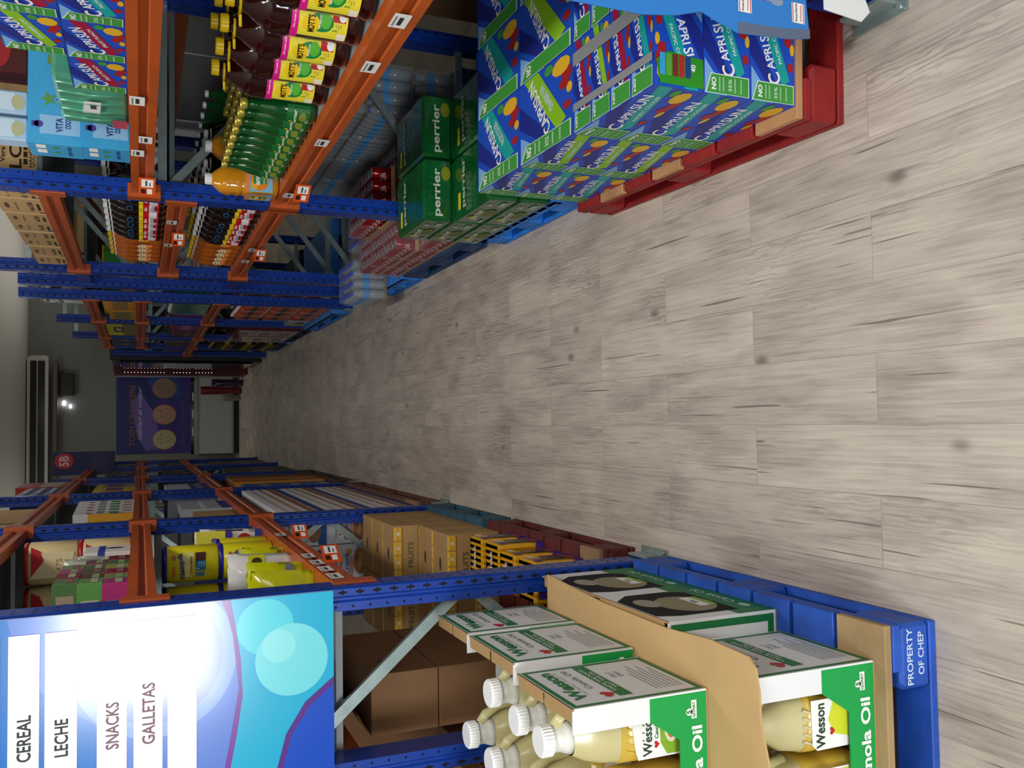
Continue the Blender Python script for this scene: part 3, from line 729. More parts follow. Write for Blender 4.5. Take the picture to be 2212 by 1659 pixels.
# ---------------------------------------------------------------- bottles and jugs on the right shelves
ZL, ZM, ZT = 1.0705, 1.6355, 1.9905
JUICE = mat('dark_juice', '#2a0607', .07, coat=.6, vary=.3, scale=6); YCAP = mat('yellow_cap', '#e3bf12', .35)
COLA = mat('dark_cola', '#120806', .07, coat=.6); SODA = mat('orange_soda', '#b0590f', .12, coat=.5, vary=.12, scale=9)
GRN = mat('green_glass', '#0b4a1d', .06, coat=.8); GOLD = mat('gold_crown', '#b5a447', .3, .5); CLR = mat('clear_bottle', '#aeb9bf', .1, coat=.6, alpha=.55)
def wrap_rect(mb, fr, u0, v0, u1, v1, m, d): mb.rect(fr, u0, v0, u1, v1, m, d, n=max(2, int(abs(u1-u0)/.012)))
def juice_jug():
    t = thing('juice_jug', 'x', 'jug', group='large apple juice jugs'); r = .074
    b = MB(); b.lathe([(.05, 0), (r-.004, .006), (r, .02), (r-.005, .034), (r-.002, .04), (r-.002, .185), (r, .19), (r-.004, .2), (r-.002, .22), (.058, .255), (.036, .285), (.021, .305), (.019, .318)], JUICE, 24)
    b.build('bottle', t)
    l = MB(); L = R_ = None
    for k in range(16):
        a0 = -180+k*15; fr = cyl(r-.0015, a0=a0); w_ = R(15)*r; wrap_rect(l, fr, 0, .042, w_, .183, ink('#efdf3a'), .0004)
    fr = cyl(r-.0015, a0=-152)
    wrap_rect(l, fr, -.05, .165, .085, .183, ink('#e0188c'), .0009); l.text(fr, 'No sugar added', .02, .175, .006, WHITE, w=.06, d=.0016)
    l.ell(fr, .012, .108, .026, .030, GREEN, .0010); l.ell(fr, .006, .134, .024, .022, ink('#f0c81e'), .0013)
    l.ell(fr, .018, .098, .022, .014, ink('#5cb83a'), .0014)
    l.text(fr, "MOTT'S", .006, .134, .018, BLACK, w=.046, d=.0022, bold=.03); l.text(fr, '100% Apple Juice', .014, .112, .007, WHITE, w=.036, d=.0022)
    l.ell(fr, -.004, .074, .010, .010, ink('#e8e23a'), .0013); l.text(fr, '2', -.004, .074, .011, GREEN, d=.002)
    wrap_rect(l, fr, .018, .048, .06, .082, RED, .0009); l.ell(fr, .034, .056, .014, .010, WHITE, .0014); wrap_rect(l, fr, -.036, .044, -.012, .066, ink('#f3eedb'), .0012)
    for v in (.060, .066, .072): wrap_rect(l, fr, .002, v-.002, .014, v, ink('#a8a13a'), .001)
    l.build('label', t)
    c = ridged_cap(.0235, .316, .022, YCAP, 20); c.build('cap', t)
    g = MB(); g.tube([(-.03, .02, .30), (-.045, .05, .296), (-.03, .075, .295), (0, .08, .296), (.03, .05, .297), (.028, .01, .30), (0, -.028, .302), (-.025, -.012, .302), (-.03, .02, .30)], .004, YCAP, 6); g.build('carry_ring', t)
    return t
Jp = Proto(juice_jug()); k = 0
for r_, x in enumerate((1.072, 1.225, 1.378)):
    for c_ in range(7 if r_ == 0 else 5):
        y = (2.70, 2.545, 2.39, 2.235, 2.08, 1.925, 1.77)[c_]+(.06 if r_ == 1 else 0)-(.0 if r_ == 0 else .03)
        if r_ == 0 and c_ == 0: l = 'yellow-capped apple juice jug at the far end, touching the green bottles'
        else: l = 'yellow-capped apple juice jug, %s from the green bottles, %s row' % (ORD[c_], ['front', 'second', 'back'][r_])
        Jp.put((x, y, ZL), l, rotz=R((0, 4, -3, 6, 0, 3, -2)[c_]))
def sparkling():
    t = thing('sparkling_water_bottle', 'x', 'bottle', group='green sparkling water bottles'); r = .041
    b = MB(); b.lathe([(.02, 0), (r-.004, .003), (r, .012), (r+.001, .07), (r-.002, .10), (.030, .14), (.019, .17), (.014, .19), (.0135, .222)], GRN, 18); b.build('bottle', t)
    l = MB(); fr = cyl(r+.0008, a0=-150)
    wrap_rect(l, fr, -.045, .022, .045, .096, ink('#0c6a2c'), .0004); l.ell(fr, .004, .045, .017, .012, ink('#7d8a2c'), .001, n=12); l.ell(fr, -.018, .082, .006, .006, ink('#c8b71e'), .001, n=8)
    l.text(fr, 'perrier', .0, .068, .014, ink('#d8dcc0'), w=.058, d=.0014, bold=.03); wrap_rect(l, fr, -.03, .026, -.006, .036, ink('#7fa48c'), .001)
    f2 = cyl(.0235, a0=-150); wrap_rect(l, f2, -.02, .140, .02, .150, ink('#4e9c7a'), .0005); l.build('label', t)
    c = MB(); c.lathe([(.016, .216), (.019, .220), (.0175, .238), (.0, .238)], GOLD, 14, cap=False); c.build('cap', t)
    return t
Sp = Proto(sparkling())
for r_ in range(4):
    for c_ in range(9):
        if r_ > 1 and c_ > 7: continue
        Sp.put((1.035+.088*r_, 2.865+.0875*c_-(.02 if r_ % 2 else 0)+(0 if c_ else .005), ZL), 'gold-capped green sparkling water bottle, %s of its row, %s row back' % (ORD[c_], ORD[r_]) if r_ < 2 else 'gold-capped green sparkling water bottle in the dim rows behind')
def pulp_jug():
    t = thing('orange_drink_jug', 'x', 'jug', group='orange drink jugs')
    b = MB(); m = mat('orange_drink', '#cf8a1c', .15, coat=.5)
    b.sq([(.045, .045, 0), (.058, .055, .01), (.06, .057, .03), (.06, .057, .135), (.053, .05, .15), (.061, .058, .165), (.053, .05, .18), (.06, .057, .2), (.05, .047, .23), (.03, .03, .255), (.02, .02, .265)], m, e=.32); b.build('bottle', t)
    c = ridged_cap(.0235, .263, .026, CAPW, 18); c.build('cap', t)
    for fr, u in ((fY(-.055, -.0585, 0), 0), (fXm(-.0615, .05, 0), 0)):
        l = MB()
        l.rect(fr, .002, .028, .104, .132, ink('#7fbfe0'), 0); l.rect(fr, .002, .118, .104, .132, ink('#e98a5a'), .0005); l.ell(fr, .052, .080, .045, .036, ink('#ef8a16'), .0006); l.ell(fr, .03, .10, .018, .014, ink('#f2b32a'), .001)
        l.rect(fr, .035, .052, .07, .104, ink('#2f8f4a'), .0014); l.text(fr, 'ena', .052, .086, .016, WHITE, d=.002, bold=.03); l.text(fr, 'citrus punch', .055, .062, .008, WHITE, d=.002, w=.04)
        l.build('label', t)
    return t
Pp = Proto(pulp_jug()); Pp.put((1.015, 3.735, ZL), 'orange drink jug with a white cap, in front against the second blue post'); Pp.put((1.15, 3.735, ZL), 'orange drink jug behind another one, only its cap and shoulder showing')
def cola(kind='cola'):
    t = thing('soda_bottle', 'x', 'bottle', group='large soda bottles'); r = .06; m = COLA if kind == 'cola' else SODA
    b = MB(); b.lathe([(.035, 0), (r-.008, .004), (r, .018), (r, .03), (r-.002, .034), (r-.002, .116), (r, .12), (r+.001, .150), (.054, .19), (.038, .222), (.022, .243), (.017, .25), (.017, .258)], m, 20); b.build('bottle', t)
    l = MB(); fr = cyl(r-.0012, a0=-145)
    if kind == 'cola':
        for v0, v1, c in ((.032, .040, '#c2161e'), (.040, .074, '#e6e4ea'), (.074, .100, '#c2161e'), (.100, .118, '#f0d818')): wrap_rect(l, fr, -.1, v0, .1, v1, ink(c), .0004)
        wrap_rect(l, fr, .045, .042, .075, .116, ink('#d6d4e2'), .0008)
        for q in range(8): wrap_rect(l, fr, .047+.0033*q, .044, .0485+.0033*q, .070, ink('#55509a'), .001)
        l.text(fr, 'Big', -.004, .087, .017, WHITE, w=.026, d=.0014, slant=.25); l.text(fr, '3.3', -.004, .109, .007, BLACK, d=.001)
        l.ell(fr, .0, .056, .018, .013, ink('#a9a6b4'), .0009, n=10); l.ell(fr, .004, .046, .02, .006, ink('#7a1c22'), .0012, n=10)
        l.ell(fr, 0, .157, .014, .014, ink('#2a6fa8'), .0035, n=12); l.ell(fr, 0, .157, .010, .010, BLACK, .0042, n=12)
    else:
        l.ell(fr, 0, .095, .036, .042, ink('#e08e1c'), .0006); l.ell(fr, .010, .07, .024, .020, ink('#ef8a4a'), .001); l.ell(fr, .03, .075, .012, .022, ink('#86b233'), .0008)
        for (u, v, w_, rr) in ((-.012, .115, .03, .2), (-.004, .10, .036, .1), (-.008, .085, .032, .25)):
            l.ell(fr, u, v, w_*.6, .005, ink('#e8e3bc'), .0014, rot=rr); l.ell(fr, u+.008, v+.005, .004, .009, ink('#e8e3bc'), .0015)
    l.build('label', t)
    c = ridged_cap(.021, .254, .018, CAPW if kind == 'cola' else YCAP, 18); c.build('cap', t)
    g = MB(); g.lathe([(.026, .240), (.030, .243), (.026, .246)], CAPW, 16, cap=False); g.build('neck_ring', t)
    return t
Cp = Proto(cola()); Op = Proto(cola('orange'))
for z, q, ys in ((ZL, 'lower', 4.07), (1.4905, 'upper', 4.07)):
    for r_ in range(3):
        for c_ in range(13):
            y = ys+.131*c_+(.03 if r_ == 1 else 0); x = 1.055+.125*r_
            if y > 5.78: continue
            P, nme, i = (Cp, 'white-capped dark cola bottle', c_) if c_ < 8 else (Op, 'yellow-capped orange soda bottle', c_-8)
            P.put((x, y, z), '%s, %s shelf, %s row, %s from the near end' % (nme, q, ['front', 'middle', 'back'][r_], ORD[i]), rotz=R((0, 8, -6, 60, 0, 4, -5, 10, 30, 0, 6, 0, 4)[c_]))
# green bottles glimpsed behind
gb = thing('green_soda_bottle', 'x', 'bottle', group='green soda bottles at the back'); b = MB(); b.lathe([(.04, 0), (.045, .02), (.045, .15), (.03, .2), (.015, .235), (.015, .25)], mat('green_pet', '#125a26', .15, coat=.4), 14); b.build('bottle', gb)
ridged_cap(.016, .25, .016, CAPW, 10).build('cap', gb)
Gp = Proto(gb)
for c_ in range(11):
    for z in (1.4905, ZL): Gp.put((1.50, 4.1+.15*c_, z), 'green soda bottle in the dim back row behind the cola and orange sodas')

# ---------------------------------------------------------------- middle shelf, nearest bay
pk = 'fruit drink pouch boxes on the shelf'
for i, (y, z, fl) in enumerate(((1.82, ZM, 'pacific'), (2.045, ZM, 'pacific'), (2.272, ZM, 'punch'), (2.50, ZM, 'punch'), (1.82, ZM+.142, 'kiwi'), (2.045, ZM+.142, 'punch'), (2.268, ZM+.142, 'kiwi'))):
    pouch_box(.13, .222, .14, 'blue pouch drink box on the orange beam, ' + ['lower row, nearest', 'lower row with a teal stripe', 'lower row with a crimson stripe, third', 'lower row against the green pack', 'upper row, nearest', 'upper row, middle one', 'upper row with a lime stripe, farthest'][i], (.968, y, z), fl, faces=('-x', 'top', '-y'), grp=pk)
GW = mat('green_film', '#4f9a7c', .2, coat=.4, vary=.18, scale=7, bump=.8, bscale=14)
def green_pack(x, y, z, w, d, h, label):
    t = thing('wrapped_pack', label, 'pack', (x, y, z)); b = MB(); b.box(0, 0, 0, w, d, h, GW, .012)
    for i in range(5): b.tube([(-.001, .03+i*.075, .01), (-.004, .04+i*.075, h*.5), (-.001, .03+i*.075, h-.01)], .006, GW, 6)
    b.build('film', t); p = MB(); fr = fXm(-.006, d, 0)
    p.poly(fr, [(d*.32, h*.42), (d*.60, h*.38), (d*.60, h*.62), (d*.33, h*.66)], ink('#e6e9ea'), .002); p.rect(fr, d*.44, h*.46, d*.54, h*.54, ink('#444444'), .003)
    p.rect(fr, d*.02, h*.03, d*.22, h*.25, ink('#b04a5e'), .002); p.build('barcode_label', t); return t
green_pack(1.0, 2.74, ZM, .34, .40, .20, 'green film-wrapped pack with a white barcode label between blue boxes')
green_pack(1.11, 2.46, ZM, .30, .25, .205, 'pale green film-wrapped pack standing behind the far pouch boxes')
VB = ink('#3fa6dc', .3); VN = ink('#22307a')
def coco_case(x, y, z, h, label):
    t = thing('coconut_water_case', label, 'box', (x, y, z), 0, 'blue coconut water cases'); w, d = .40, .15
    MB().box(0, 0, 0, w, d, h, VB, .001).build('carton', t); p = MB(); fr = fY(0, 0, 0)
    for i in range(24): p.ell(fr, rnd.uniform(.01, w-.01), rnd.uniform(.02, h-.01), .0014, .0014, ink('#a8d8f0'), .0004, n=6)
    p.text(fr, 'VITA', .20, h*.35, .045, ink('#b9d2ea'), w=.105, d=.0008, bold=.06); p.text(fr, 'VITA', .20, h*.35, .043, VN, w=.10, d=.0014, bold=.03)
    p.rect(fr, .035, .006, .10, h*.78, ink('#8fc1e8'), .0006); p.text(fr, 'VITA', .068, h*.42, .022, VN, w=.05, d=.0012, bold=.03); p.text(fr, 'coco', .075, h*.26, .018, VN, w=.035, d=.0012)
    p.ell(fr, .067, h*.80, .012, .014, ink('#4b3aa0'), .001); p.rect(fr, .058, h*.80, .076, h*.93, ink('#4b3aa0'), .001)
    for a in range(5):
        th = a*1.256+.3; p.ell(fr, .155+.012*math.cos(th), h*.62+.012*math.sin(th), .012, .005, ink('#5f9a3a'), .001+.0001*a, n=8, rot=th)
        p.ell(fr, .33+.03*math.cos(th), h*.5+.03*math.sin(th), .03, .012, ink('#6d8f2c'), .001+.0001*a, n=8, rot=th)
    fx = fXm(0, d, 0)
    for i in range(2): p.rect(fx, .10-.055*i, h*.68, .14-.055*i, h*.86, WHITE, .0006); p.text(fx, 'coco', .11-.055*i, h*.25, .012, VN, d=.0008); p.ell(fx, .11-.055*i, h*.5, .01, .012, CG, .0008, n=8)
    p.build('printed_panels', t); return t
coco_case(.965, 3.285, ZM, .15, 'lower blue coconut water case beside the green wrapped pack')
coco_case(.965, 3.295, ZM+.1505, .165, 'upper blue coconut water case stacked on another')
t = thing('powder_tin', 'dark red chocolate box standing on the blue coconut cases', 'box', (1.20, 3.30, ZM+.3165)); MB().box(0, 0, 0, .16, .12, .15, ink('#4a1212'), .004).build('carton', t)
p = MB(); p.ell(fY(0, 0, 0), .08, .09, .07, .04, ink('#a01c24'), .001); p.text(fY(0, 0, 0), 'Nestle', .08, .10, .03, ink('#d8b9b0'), w=.11, d=.002); p.build('printed_panels', t)
for i in range(2):
    t = thing('coconut_water_carton', ['pale blue coconut water carton beside the dark red box', 'pale blue coconut water carton above the corner of the blue case'][i], 'carton', (1.065-.09*i, 3.32, ZM+.3165))
    MB().box(0, 0, 0, .08, .08, .17, ink('#a9c4dc'), .006).build('carton', t); p = MB(); fr = fY(0, 0, 0); p.rect(fr, .01, .04, .07, .13, ink('#c9dcec'), .0006); p.text(fr, 'coco', .035, .10, .02, VN, w=.05, d=.001); p.ell(fr, .03, .12, .008, .008, ink('#7f9a3a'), .001); p.ell(fr, .04, .03, .025, .02, ink('#b9b78c'), .001); p.build('printed_panels', t)
# open aloe drink cartons on the top beam
AB = ink('#2a1c12', .8)
def aloe(x, y, w, d, h, label, z=ZT, front=False, n=2):
    t = thing('aloe_carton', label, 'box', (x, y, z), 0, 'tan aloe drink cartons'); th = .004
    b = MB(); b.box(0, 0, 0, w, d, .004, KRAFTL)
    for a in ((0, 0, w, th), (0, d-th, w, d), (0, th, th, d-th), (w-th, th, w, d-th)): b.box(a[0], a[1], .004, a[2], a[3], h, KRAFTL)
    b.build('carton', t); p = MB(); fx = fXm(0, d, 0)
    if front:
        fr = fY(0, 0, 0); p.text(fr, 'Vera Drink', w*.62, h*.66, .018, AB, w=w*.5); p.text(fr, 'ALOE', w*.45, h*.42, .045, AB, w=w*.75, bold=.02)
        p.text(fr, 'HANDLE', w*.5, h*.13, .014, AB, w=w*.34); p.text(fr, 'WITH CARE', w*.5, h*.06, .010, AB, w=w*.34)
        for i in range(3): p.rect(fr, w*(.36+.1*i), h*.19, w*(.44+.1*i), h*.27, AB)
        p.rect(fr, .003, 0, .05, h*.1, ink('#2f6f52'), .0008); p.rect(fr, w*.01, h*.3, w*.2, h*.9, ink('#15120f'), .0008)
    for i in range(n):
        u = d*(i+.5)/n; p.ell(fx, u, h*.82, d/n*.20, h*.05, ink('#5c4226'), .001, n=12); p.rect(fx, u-d/n*.3, h*.60, u+d/n*.25, h*.63, ink('#8d7346'), .001)
        p.text(fx, 'ALOE', u, h*.30, h*.11, AB, w=d/n*.6); p.rect(fx, u-d/n*.25, h*.10, u+d/n*.2, h*.16, AB, .001)
    p.rect(fx, d*.02, .002, d*.12, h*.16, ink(('#4f8a5a', '#b0407a')[int(y*10) % 2]), .0012)
    p.build('printed_panels', t); return t
aloe(.975, 4.02, .30, .13, .19, 'closed tan aloe drink carton with a black panel, behind the second blue post', front=True)
for i, (y, d, n) in enumerate(((4.17, .26, 1), (4.45, .38, 2), (4.86, .34, 2), (5.24, .26, 1), (5.53, .24, 1))):
    aloe(.975, y, .26, d, (.175, .17, .165, .16, .16)[i], 'open-topped tan aloe drink carton on the top beam, %s from the near end' % ORD[i], n=n)
for i, (x, y, h) in enumerate(((1.32, 4.2, .2), (1.32, 4.75, .25), (1.32, 5.3, .22))):
    aloe(x, y, .34, .45, h, 'plain tan carton in the back row of the top shelf, %s' % ['near', 'centre', 'far'][i])
tag(MB().box(1.24, 5.62, ZT, 1.31, 5.84, ZT+.28, KRAFTL).build('storage_carton'), 'tall kraft carton beside the third blue post on top', 'box')

# ---------------------------------------------------------------- floor stock, right side
BP = '#1f62c0'
pallet('plastic_pallet', 'bright blue slatted pallet under the green sparkling water packs', .845, 3.0, .9, .81, '#2a7fe0', plastic=True)
pallet('wood_pallet', 'dull blue wooden pallet under the red cola can trays', .88, 4.05, .9, 1.02, '#26426e')
pallet('plastic_pallet', 'bright blue lattice pallet ahead of the bottled water', .88, 5.12, .85, .70, '#2f86e6', plastic=True)
SGF = mat('green_shrink_film', '#0e5a28', .14, coat=.6, vary=.35, scale=9, bump=.9, bscale=18)
def spark_pack(x, y, z, label):
    t = thing('sparkling_water_pack', label, 'pack', (x, y, z), 0, 'green sparkling water packs'); w, d, h = .26, .395, .127
    b = MB(); b.box(0, 0, 0, w, d, h, SGF, .010); b.build('film', t); p = MB(); fx = fXm(-.0015, d, 0); fr = fY(0, -.0015, 0)
    p.ell(fx, .10, .085, .025, .018, ink('#a9a51e'), .0006); p.ell(fx, .19, .045, .055, .028, ink('#5f6f26'), .0006); p.text(fx, 'perrier', .15, .078, .042, ink('#cfd6c4'), w=.17, rot=.1, d=.0014, bold=.02)
    p.text(fx, '24', .31, .09, .022, ink('#d6dcd2'), d=.0014); p.rect(fx, .30, .03, .36, .055, ink('#9fb3a4'), .001); p.rect(fx, .02, .02, .07, .035, ink('#9fb3a4'), .001)
    p.text(fr, 'perrier', .12, .065, .04, ink('#cfd6c4'), w=.2, d=.0014, bold=.02); p.ell(fr, .20, .03, .03, .02, ink('#8a8f1e'), .0008)
    p.text(fZ(0, 0, h+.0015), 'perrier', .13, .26, .05, ink('#b9c6b4'), w=.2, d=.0014); p.rect(fZ(0, 0, h+.0015), .03, .30, .10, .33, ink('#d8d21e'), .001)
    p.build('print', t); return t
for k in range(3):
    for j in range(2):
        for i in range(2):
            if k == 2 and j == 0: continue
            spark_pack(.838+i*.268, 3.015+j*.402, .1455+k*.1285, 'green sparkling water pack on the blue pallet, %s layer, %s, %s' % (lay[k], ['nearer', 'farther'][j], ['aisle side', 'inner side'][i]))
CANR = mat('red_can', '#9c1016', .25, .3, coat=.3); CANS = mat('can_lid', '#c2c3cc', .3, .7)
canm = MB(); canm.lathe([(.025, 0), (.0325, .008), (.0325, .103), (.027, .114)], CANR, 14, cap=False); canm.lathe([(.027, .114), (.027, .117), (.024, .1145), (0, .1145)], CANS, 14, cap=False)
canm.text(cyl(.0328, a0=-140), 'Cola', .0, .058, .034, ink('#e6cfcf'), w=.045, rot=.3, d=.0006); canm.text(cyl(.0328, a0=60), 'Cola', .0, .058, .034, ink('#e6cfcf'), w=.045, rot=.3, d=.0006)
_can = canm.build('can'); can_me = _can.data; bpy.data.objects.remove(_can)
PKF = film('red_pack_film', .30, '#b3888c', .15, .9)
def can_pack(x, y, z, label, nx=4, ny=4, filmed=True):
    t = thing('can_pack', label, 'pack', (x, y, z), 0, 'trays of red cola cans')
    for i in range(nx):
        for j in range(ny):
            o = bpy.data.objects.new('can', can_me); C.objects.link(o); o.parent = t; o.location = (.035+.0665*i, .035+.0665*j, .004)
    w, d = .07+.0665*(nx-1), .07+.0665*(ny-1)
    b = MB(); b.box(0, 0, 0, w, d, .0035, KRAFTL)
    for a in ((-.002, 0, 0, d), (w, 0, w+.002, d), (0, -.002, w, 0), (0, d, w, d+.002)): b.box(a[0], a[1], 0, a[2], a[3], .022, KRAFTL)
    b.build('tray', t)
    if filmed: MB().box(-.003, -.003, 0, w+.003, d+.003, .122, PKF).build('film', t)
    return t
for k in range(3):
    for j, y in enumerate((4.06, 4.335, 4.61, 4.885)):
        if k == 1 and j == 0: continue
        if k == 2 and j != 1 and j != 2: continue
        for i in range(2 if k < 2 else 1):
            can_pack(.90+.275*i+(.16 if k == 2 else 0), y, .145+.1235*k, 'shrink-wrapped tray of red cola cans, %s layer, %s from near, %s' % (lay[k], ORD[j], ['aisle side', 'inner side'][i]), filmed=not (k == 2 and j == 1))
# bottled water packs
WB = MB(); r = .031
WB.lathe([(.02, 0), (r, .01), (r, .10), (r-.004, .105), (r, .115), (r, .135), (r-.003, .16), (.022, .19), (.012, .205)], CLR, 12, cap=False); WB.lathe([(r+.0006, .107), (r+.0006, .142)], ink('#2f9ae0', .3), 12, cap=False)
WB.lathe([(.0125, .203), (.0135, .205), (.0135, .218), (0, .219)], ink('#2440c8', .4), 10, cap=False)
_w = WB.build('water_bottle'); wb_me = _w.data; bpy.data.objects.remove(_w)
WPF = film('water_pack_film', .16, '#c2ccd2', .12, 1)
def water_pack(x, y, z, label, nx=4, ny=6, rotz=0):
    t = thing('water_pack', label, 'pack', (x, y, z), rotz, 'clear shrink-wrapped water packs')
    for i in range(nx):
        for j in range(ny):
            o = bpy.data.objects.new('water_bottle', wb_me); C.objects.link(o); o.parent = t; o.location = (.033+.0635*i, .033+.0635*j, .003)
    w, d = .066+.0635*(nx-1), .066+.0635*(ny-1)
    MB().prism([(0, 0), (w, 0), (w, .17), (w*.93, .222), (w*.07, .222), (0, .17)], 'y', -.002, d+.002, WPF).build('film', t)
    MB().box(.002, .002, -.002, w-.002, d-.002, .001, KRAFT).build('tray', t)
    return t
water_pack(.80, 5.44, .151, 'clear water pack with blue labels standing out into the aisle, alone in front')
n_ = 0
for (x, y) in ((1.10, 5.18), (1.49, 4.07), (1.49, 4.48), (1.49, 4.90), (1.49, 5.35)):
    for k in range(3 if x > 1.3 else 1):
        z = (.148 if x > 1.0 else .148)+k*.2255
        water_pack(x, y, z, 'dim water pack behind the red cans, %s layer, %s stack from the near end' % (lay[k], ORD[n_]))
    n_ += 1
for i, (x, y, z, w, d, h) in enumerate(((1.78, 2.45, 0, .06, .5, .8), (1.87, 3.06, 0, .3, .7, .9))):

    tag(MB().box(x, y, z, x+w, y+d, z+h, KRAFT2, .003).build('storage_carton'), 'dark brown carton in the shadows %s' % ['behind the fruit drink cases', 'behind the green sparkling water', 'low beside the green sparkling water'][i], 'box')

PCO = ink('#e0551c', .4)
for i, (x, y, z, fx, l) in enumerate(((.925, 3.50, 1.008, 'x', 'under the orange drink jug'), (.925, 4.86, 1.004, 'x', 'under the orange sodas'), (.925, 3.60, 1.578, 'x', 'on the middle beam ahead of the second post'), (.925, 4.57, 1.43, 'x', 'under the upper cola bottles'), (-.435, 3.0, 1.003, 'X', 'nearest the sign on the food side'), (-.435, 3.69, .992, 'X', 'second on the food side'))):
    t = thing('price_card', 'folded orange price card '+l, 'price card', (x, y, z), R(28 if fx == 'x' else -28), 'orange price cards')
    b = MB(); b.box(-.0012, -.05, -.03, .0, .05, .03, PCO); b.build('card', t); p = MB(); fr = fXm(-.0014, .05, -.03) if fx == 'x' else fXp(.0003, -.05, -.03)
    p.rect(fr, .05, .008, .092, .05, WHITE); p.rect(fr, .012, .012, .04, .03, WHITE); p.rect(fr, .056, .03, .086, .036, ink('#333333'), .001); p.rect(fr, .056, .018, .075, .022, ink('#555555'), .001); p.rect(fr, .014, .036, .038, .052, ink('#3a1a10'), .001)
    p.build('label', t)
t = thing('back_panel', 'large grey sheet closing the back of the nearest drinks bay', 'panel', (1.92, 1.2, 0))
MB().box(0, 0, .98, .012, 4.55, 2.35, mat('grey_sheet', '#a3a29e', .6, vary=.04, scale=3)).build('sheet', t)
MB().box(-.004, 4.57, .5, .01, 4.9, 1.9, WHITEC).build('white_sheet', t)
MB().box(-.003, 3.5, 1.0, .0, 3.505, 2.3, WHITEC).build('seam', t)
MB().box(.0, 0, 0, .012, .02, .979, GALV).build('leg', t); MB().box(.0, 4.53, 0, .012, 4.55, .979, GALV).build('leg', t)
# ---------------------------------------------------------------- generic printed cartons
def carton(name, cat, label, x, y, z, w, d, h, col, deco=None, grp=None, rotz=0, m=None, open_top=False):
    """carton with its left near bottom corner at x, y, z; deco = list of (face, kind, args...)"""
    t = thing(name, label, cat, (x, y, z), rotz, grp); m = m or ink(col, .5)
    b = MB()
    if open_top:
        th = .004; b.box(0, 0, 0, w, d, th, m)
        for a in ((0, 0, w, th), (0, d-th, w, d), (0, th, th, d-th), (w-th, th, w, d-th)): b.box(a[0], a[1], th, a[2], a[3], h, m)
    else: b.box(0, 0, 0, w, d, h, m, .0012)
    b.build('carton', t)
    if deco:
        p = MB(); F = {'y': (fY(0, 0, 0), w, h), 'X': (fXp(w, 0, 0), d, h), 'x': (fXm(0, d, 0), d, h), 'z': (fZ(0, 0, h), w, d)}
        for k, q in enumerate(deco):
            fr, W, H = F[q[0]]; dd = .0005+.0002*k
            if q[1] == 'r': p.rect(fr, W*q[2], H*q[3], W*q[4], H*q[5], ink(q[6]), dd)
            elif q[1] == 'e': p.ell(fr, W*q[2], H*q[3], W*q[4], H*q[5], ink(q[6]), dd, n=14)
            elif q[1] == 't': p.text(fr, q[2], W*q[3], H*q[4], H*q[5], ink(q[7]), w=W*q[6], d=dd+.0004, rot=q[8] if len(q) > 8 else 0)
            elif q[1] == 'p': p.poly(fr, [(W*a, H*b_) for a, b_ in q[2]], ink(q[3]), dd)
        p.build('printed_panels', t)
    return t
def clone(src, loc, label, rotz=0): return dup(src, loc, rotz, label)

# ---------------------------------------------------------------- left side, nearest bay: floor
pallet('wood_pallet', 'dark red wooden pallet under the yellow snack packs on the food side', -1.02, 2.68, .575, 1.06, '#5e2320', deckcol='#8a6a52')
pallet('wood_pallet', 'faded teal wooden pallet under the trays of yellow cans', -1.02, 3.80, .575, .86, '#31566b')
YM = '#e0b23a'
def tray(label, x, y, z):
    t = thing('can_tray', label, 'tray', (x, y, z), 0, 'brown trays of yellow cans'); w, d = .275, .205
    MB().box(0, 0, 0, w, d, .074, KRAFT, .001).build('tray', t)
    p = MB(); fr = fY(0, 0, 0)
    p.box(0, .004, .0742, w, d, .117, KRAFT, .002)
    for i in range(4): p.box(.003+.067*i, -.002, .077, .067+.067*i, .02, .1165, ink('#e3b23a'), .004)
    for i in range(4): p.rect(fr, .028+.067*i, .090, .044+.067*i, .104, ink('#d8d6c8'), .0024); p.rect(fr, .006+.067*i, .098, .062+.067*i, .0995, ink('#7d5a1e'), .0023)
    p.build('cans', t)
    q = MB(); q.text(fr, 'FRUITS', w*.5, .035, .026, ink('#5d5a3a'), w=.12, d=.0008); q.ell(fZ(0, 0, .1172), w*.5, d*.5, .03, .012, ink('#40351f'), .001)
    q.build('print', t)
    return t
tr = tray('top brown tray of yellow cans nearest the snack packs', -.755, 3.82, .1455); index(tr)
for j, (y, n) in enumerate(((3.60, 2), (3.82, 2), (4.03, 3), (4.24, 3), (4.45, 3))):
    for i in range(2):
        for k in range(n):
            if (j, i, k) == (1, 0, 0): continue
            clone(tr, (-.755-.28*i if i == 0 else -1.035, y, .1455+k*.1195), 'brown tray of yellow cans, %s layer, %s stack from the near end, %s' % (lay[k], ORD[j], ['aisle side', 'inner side'][i]))
tr['label'] = 'brown tray of yellow cans, bottom layer, second stack from the near end, aisle side'
SNK = mat('yellow_snack_film', '#e9ad14', .25, coat=.3, bump=.5, bscale=25)
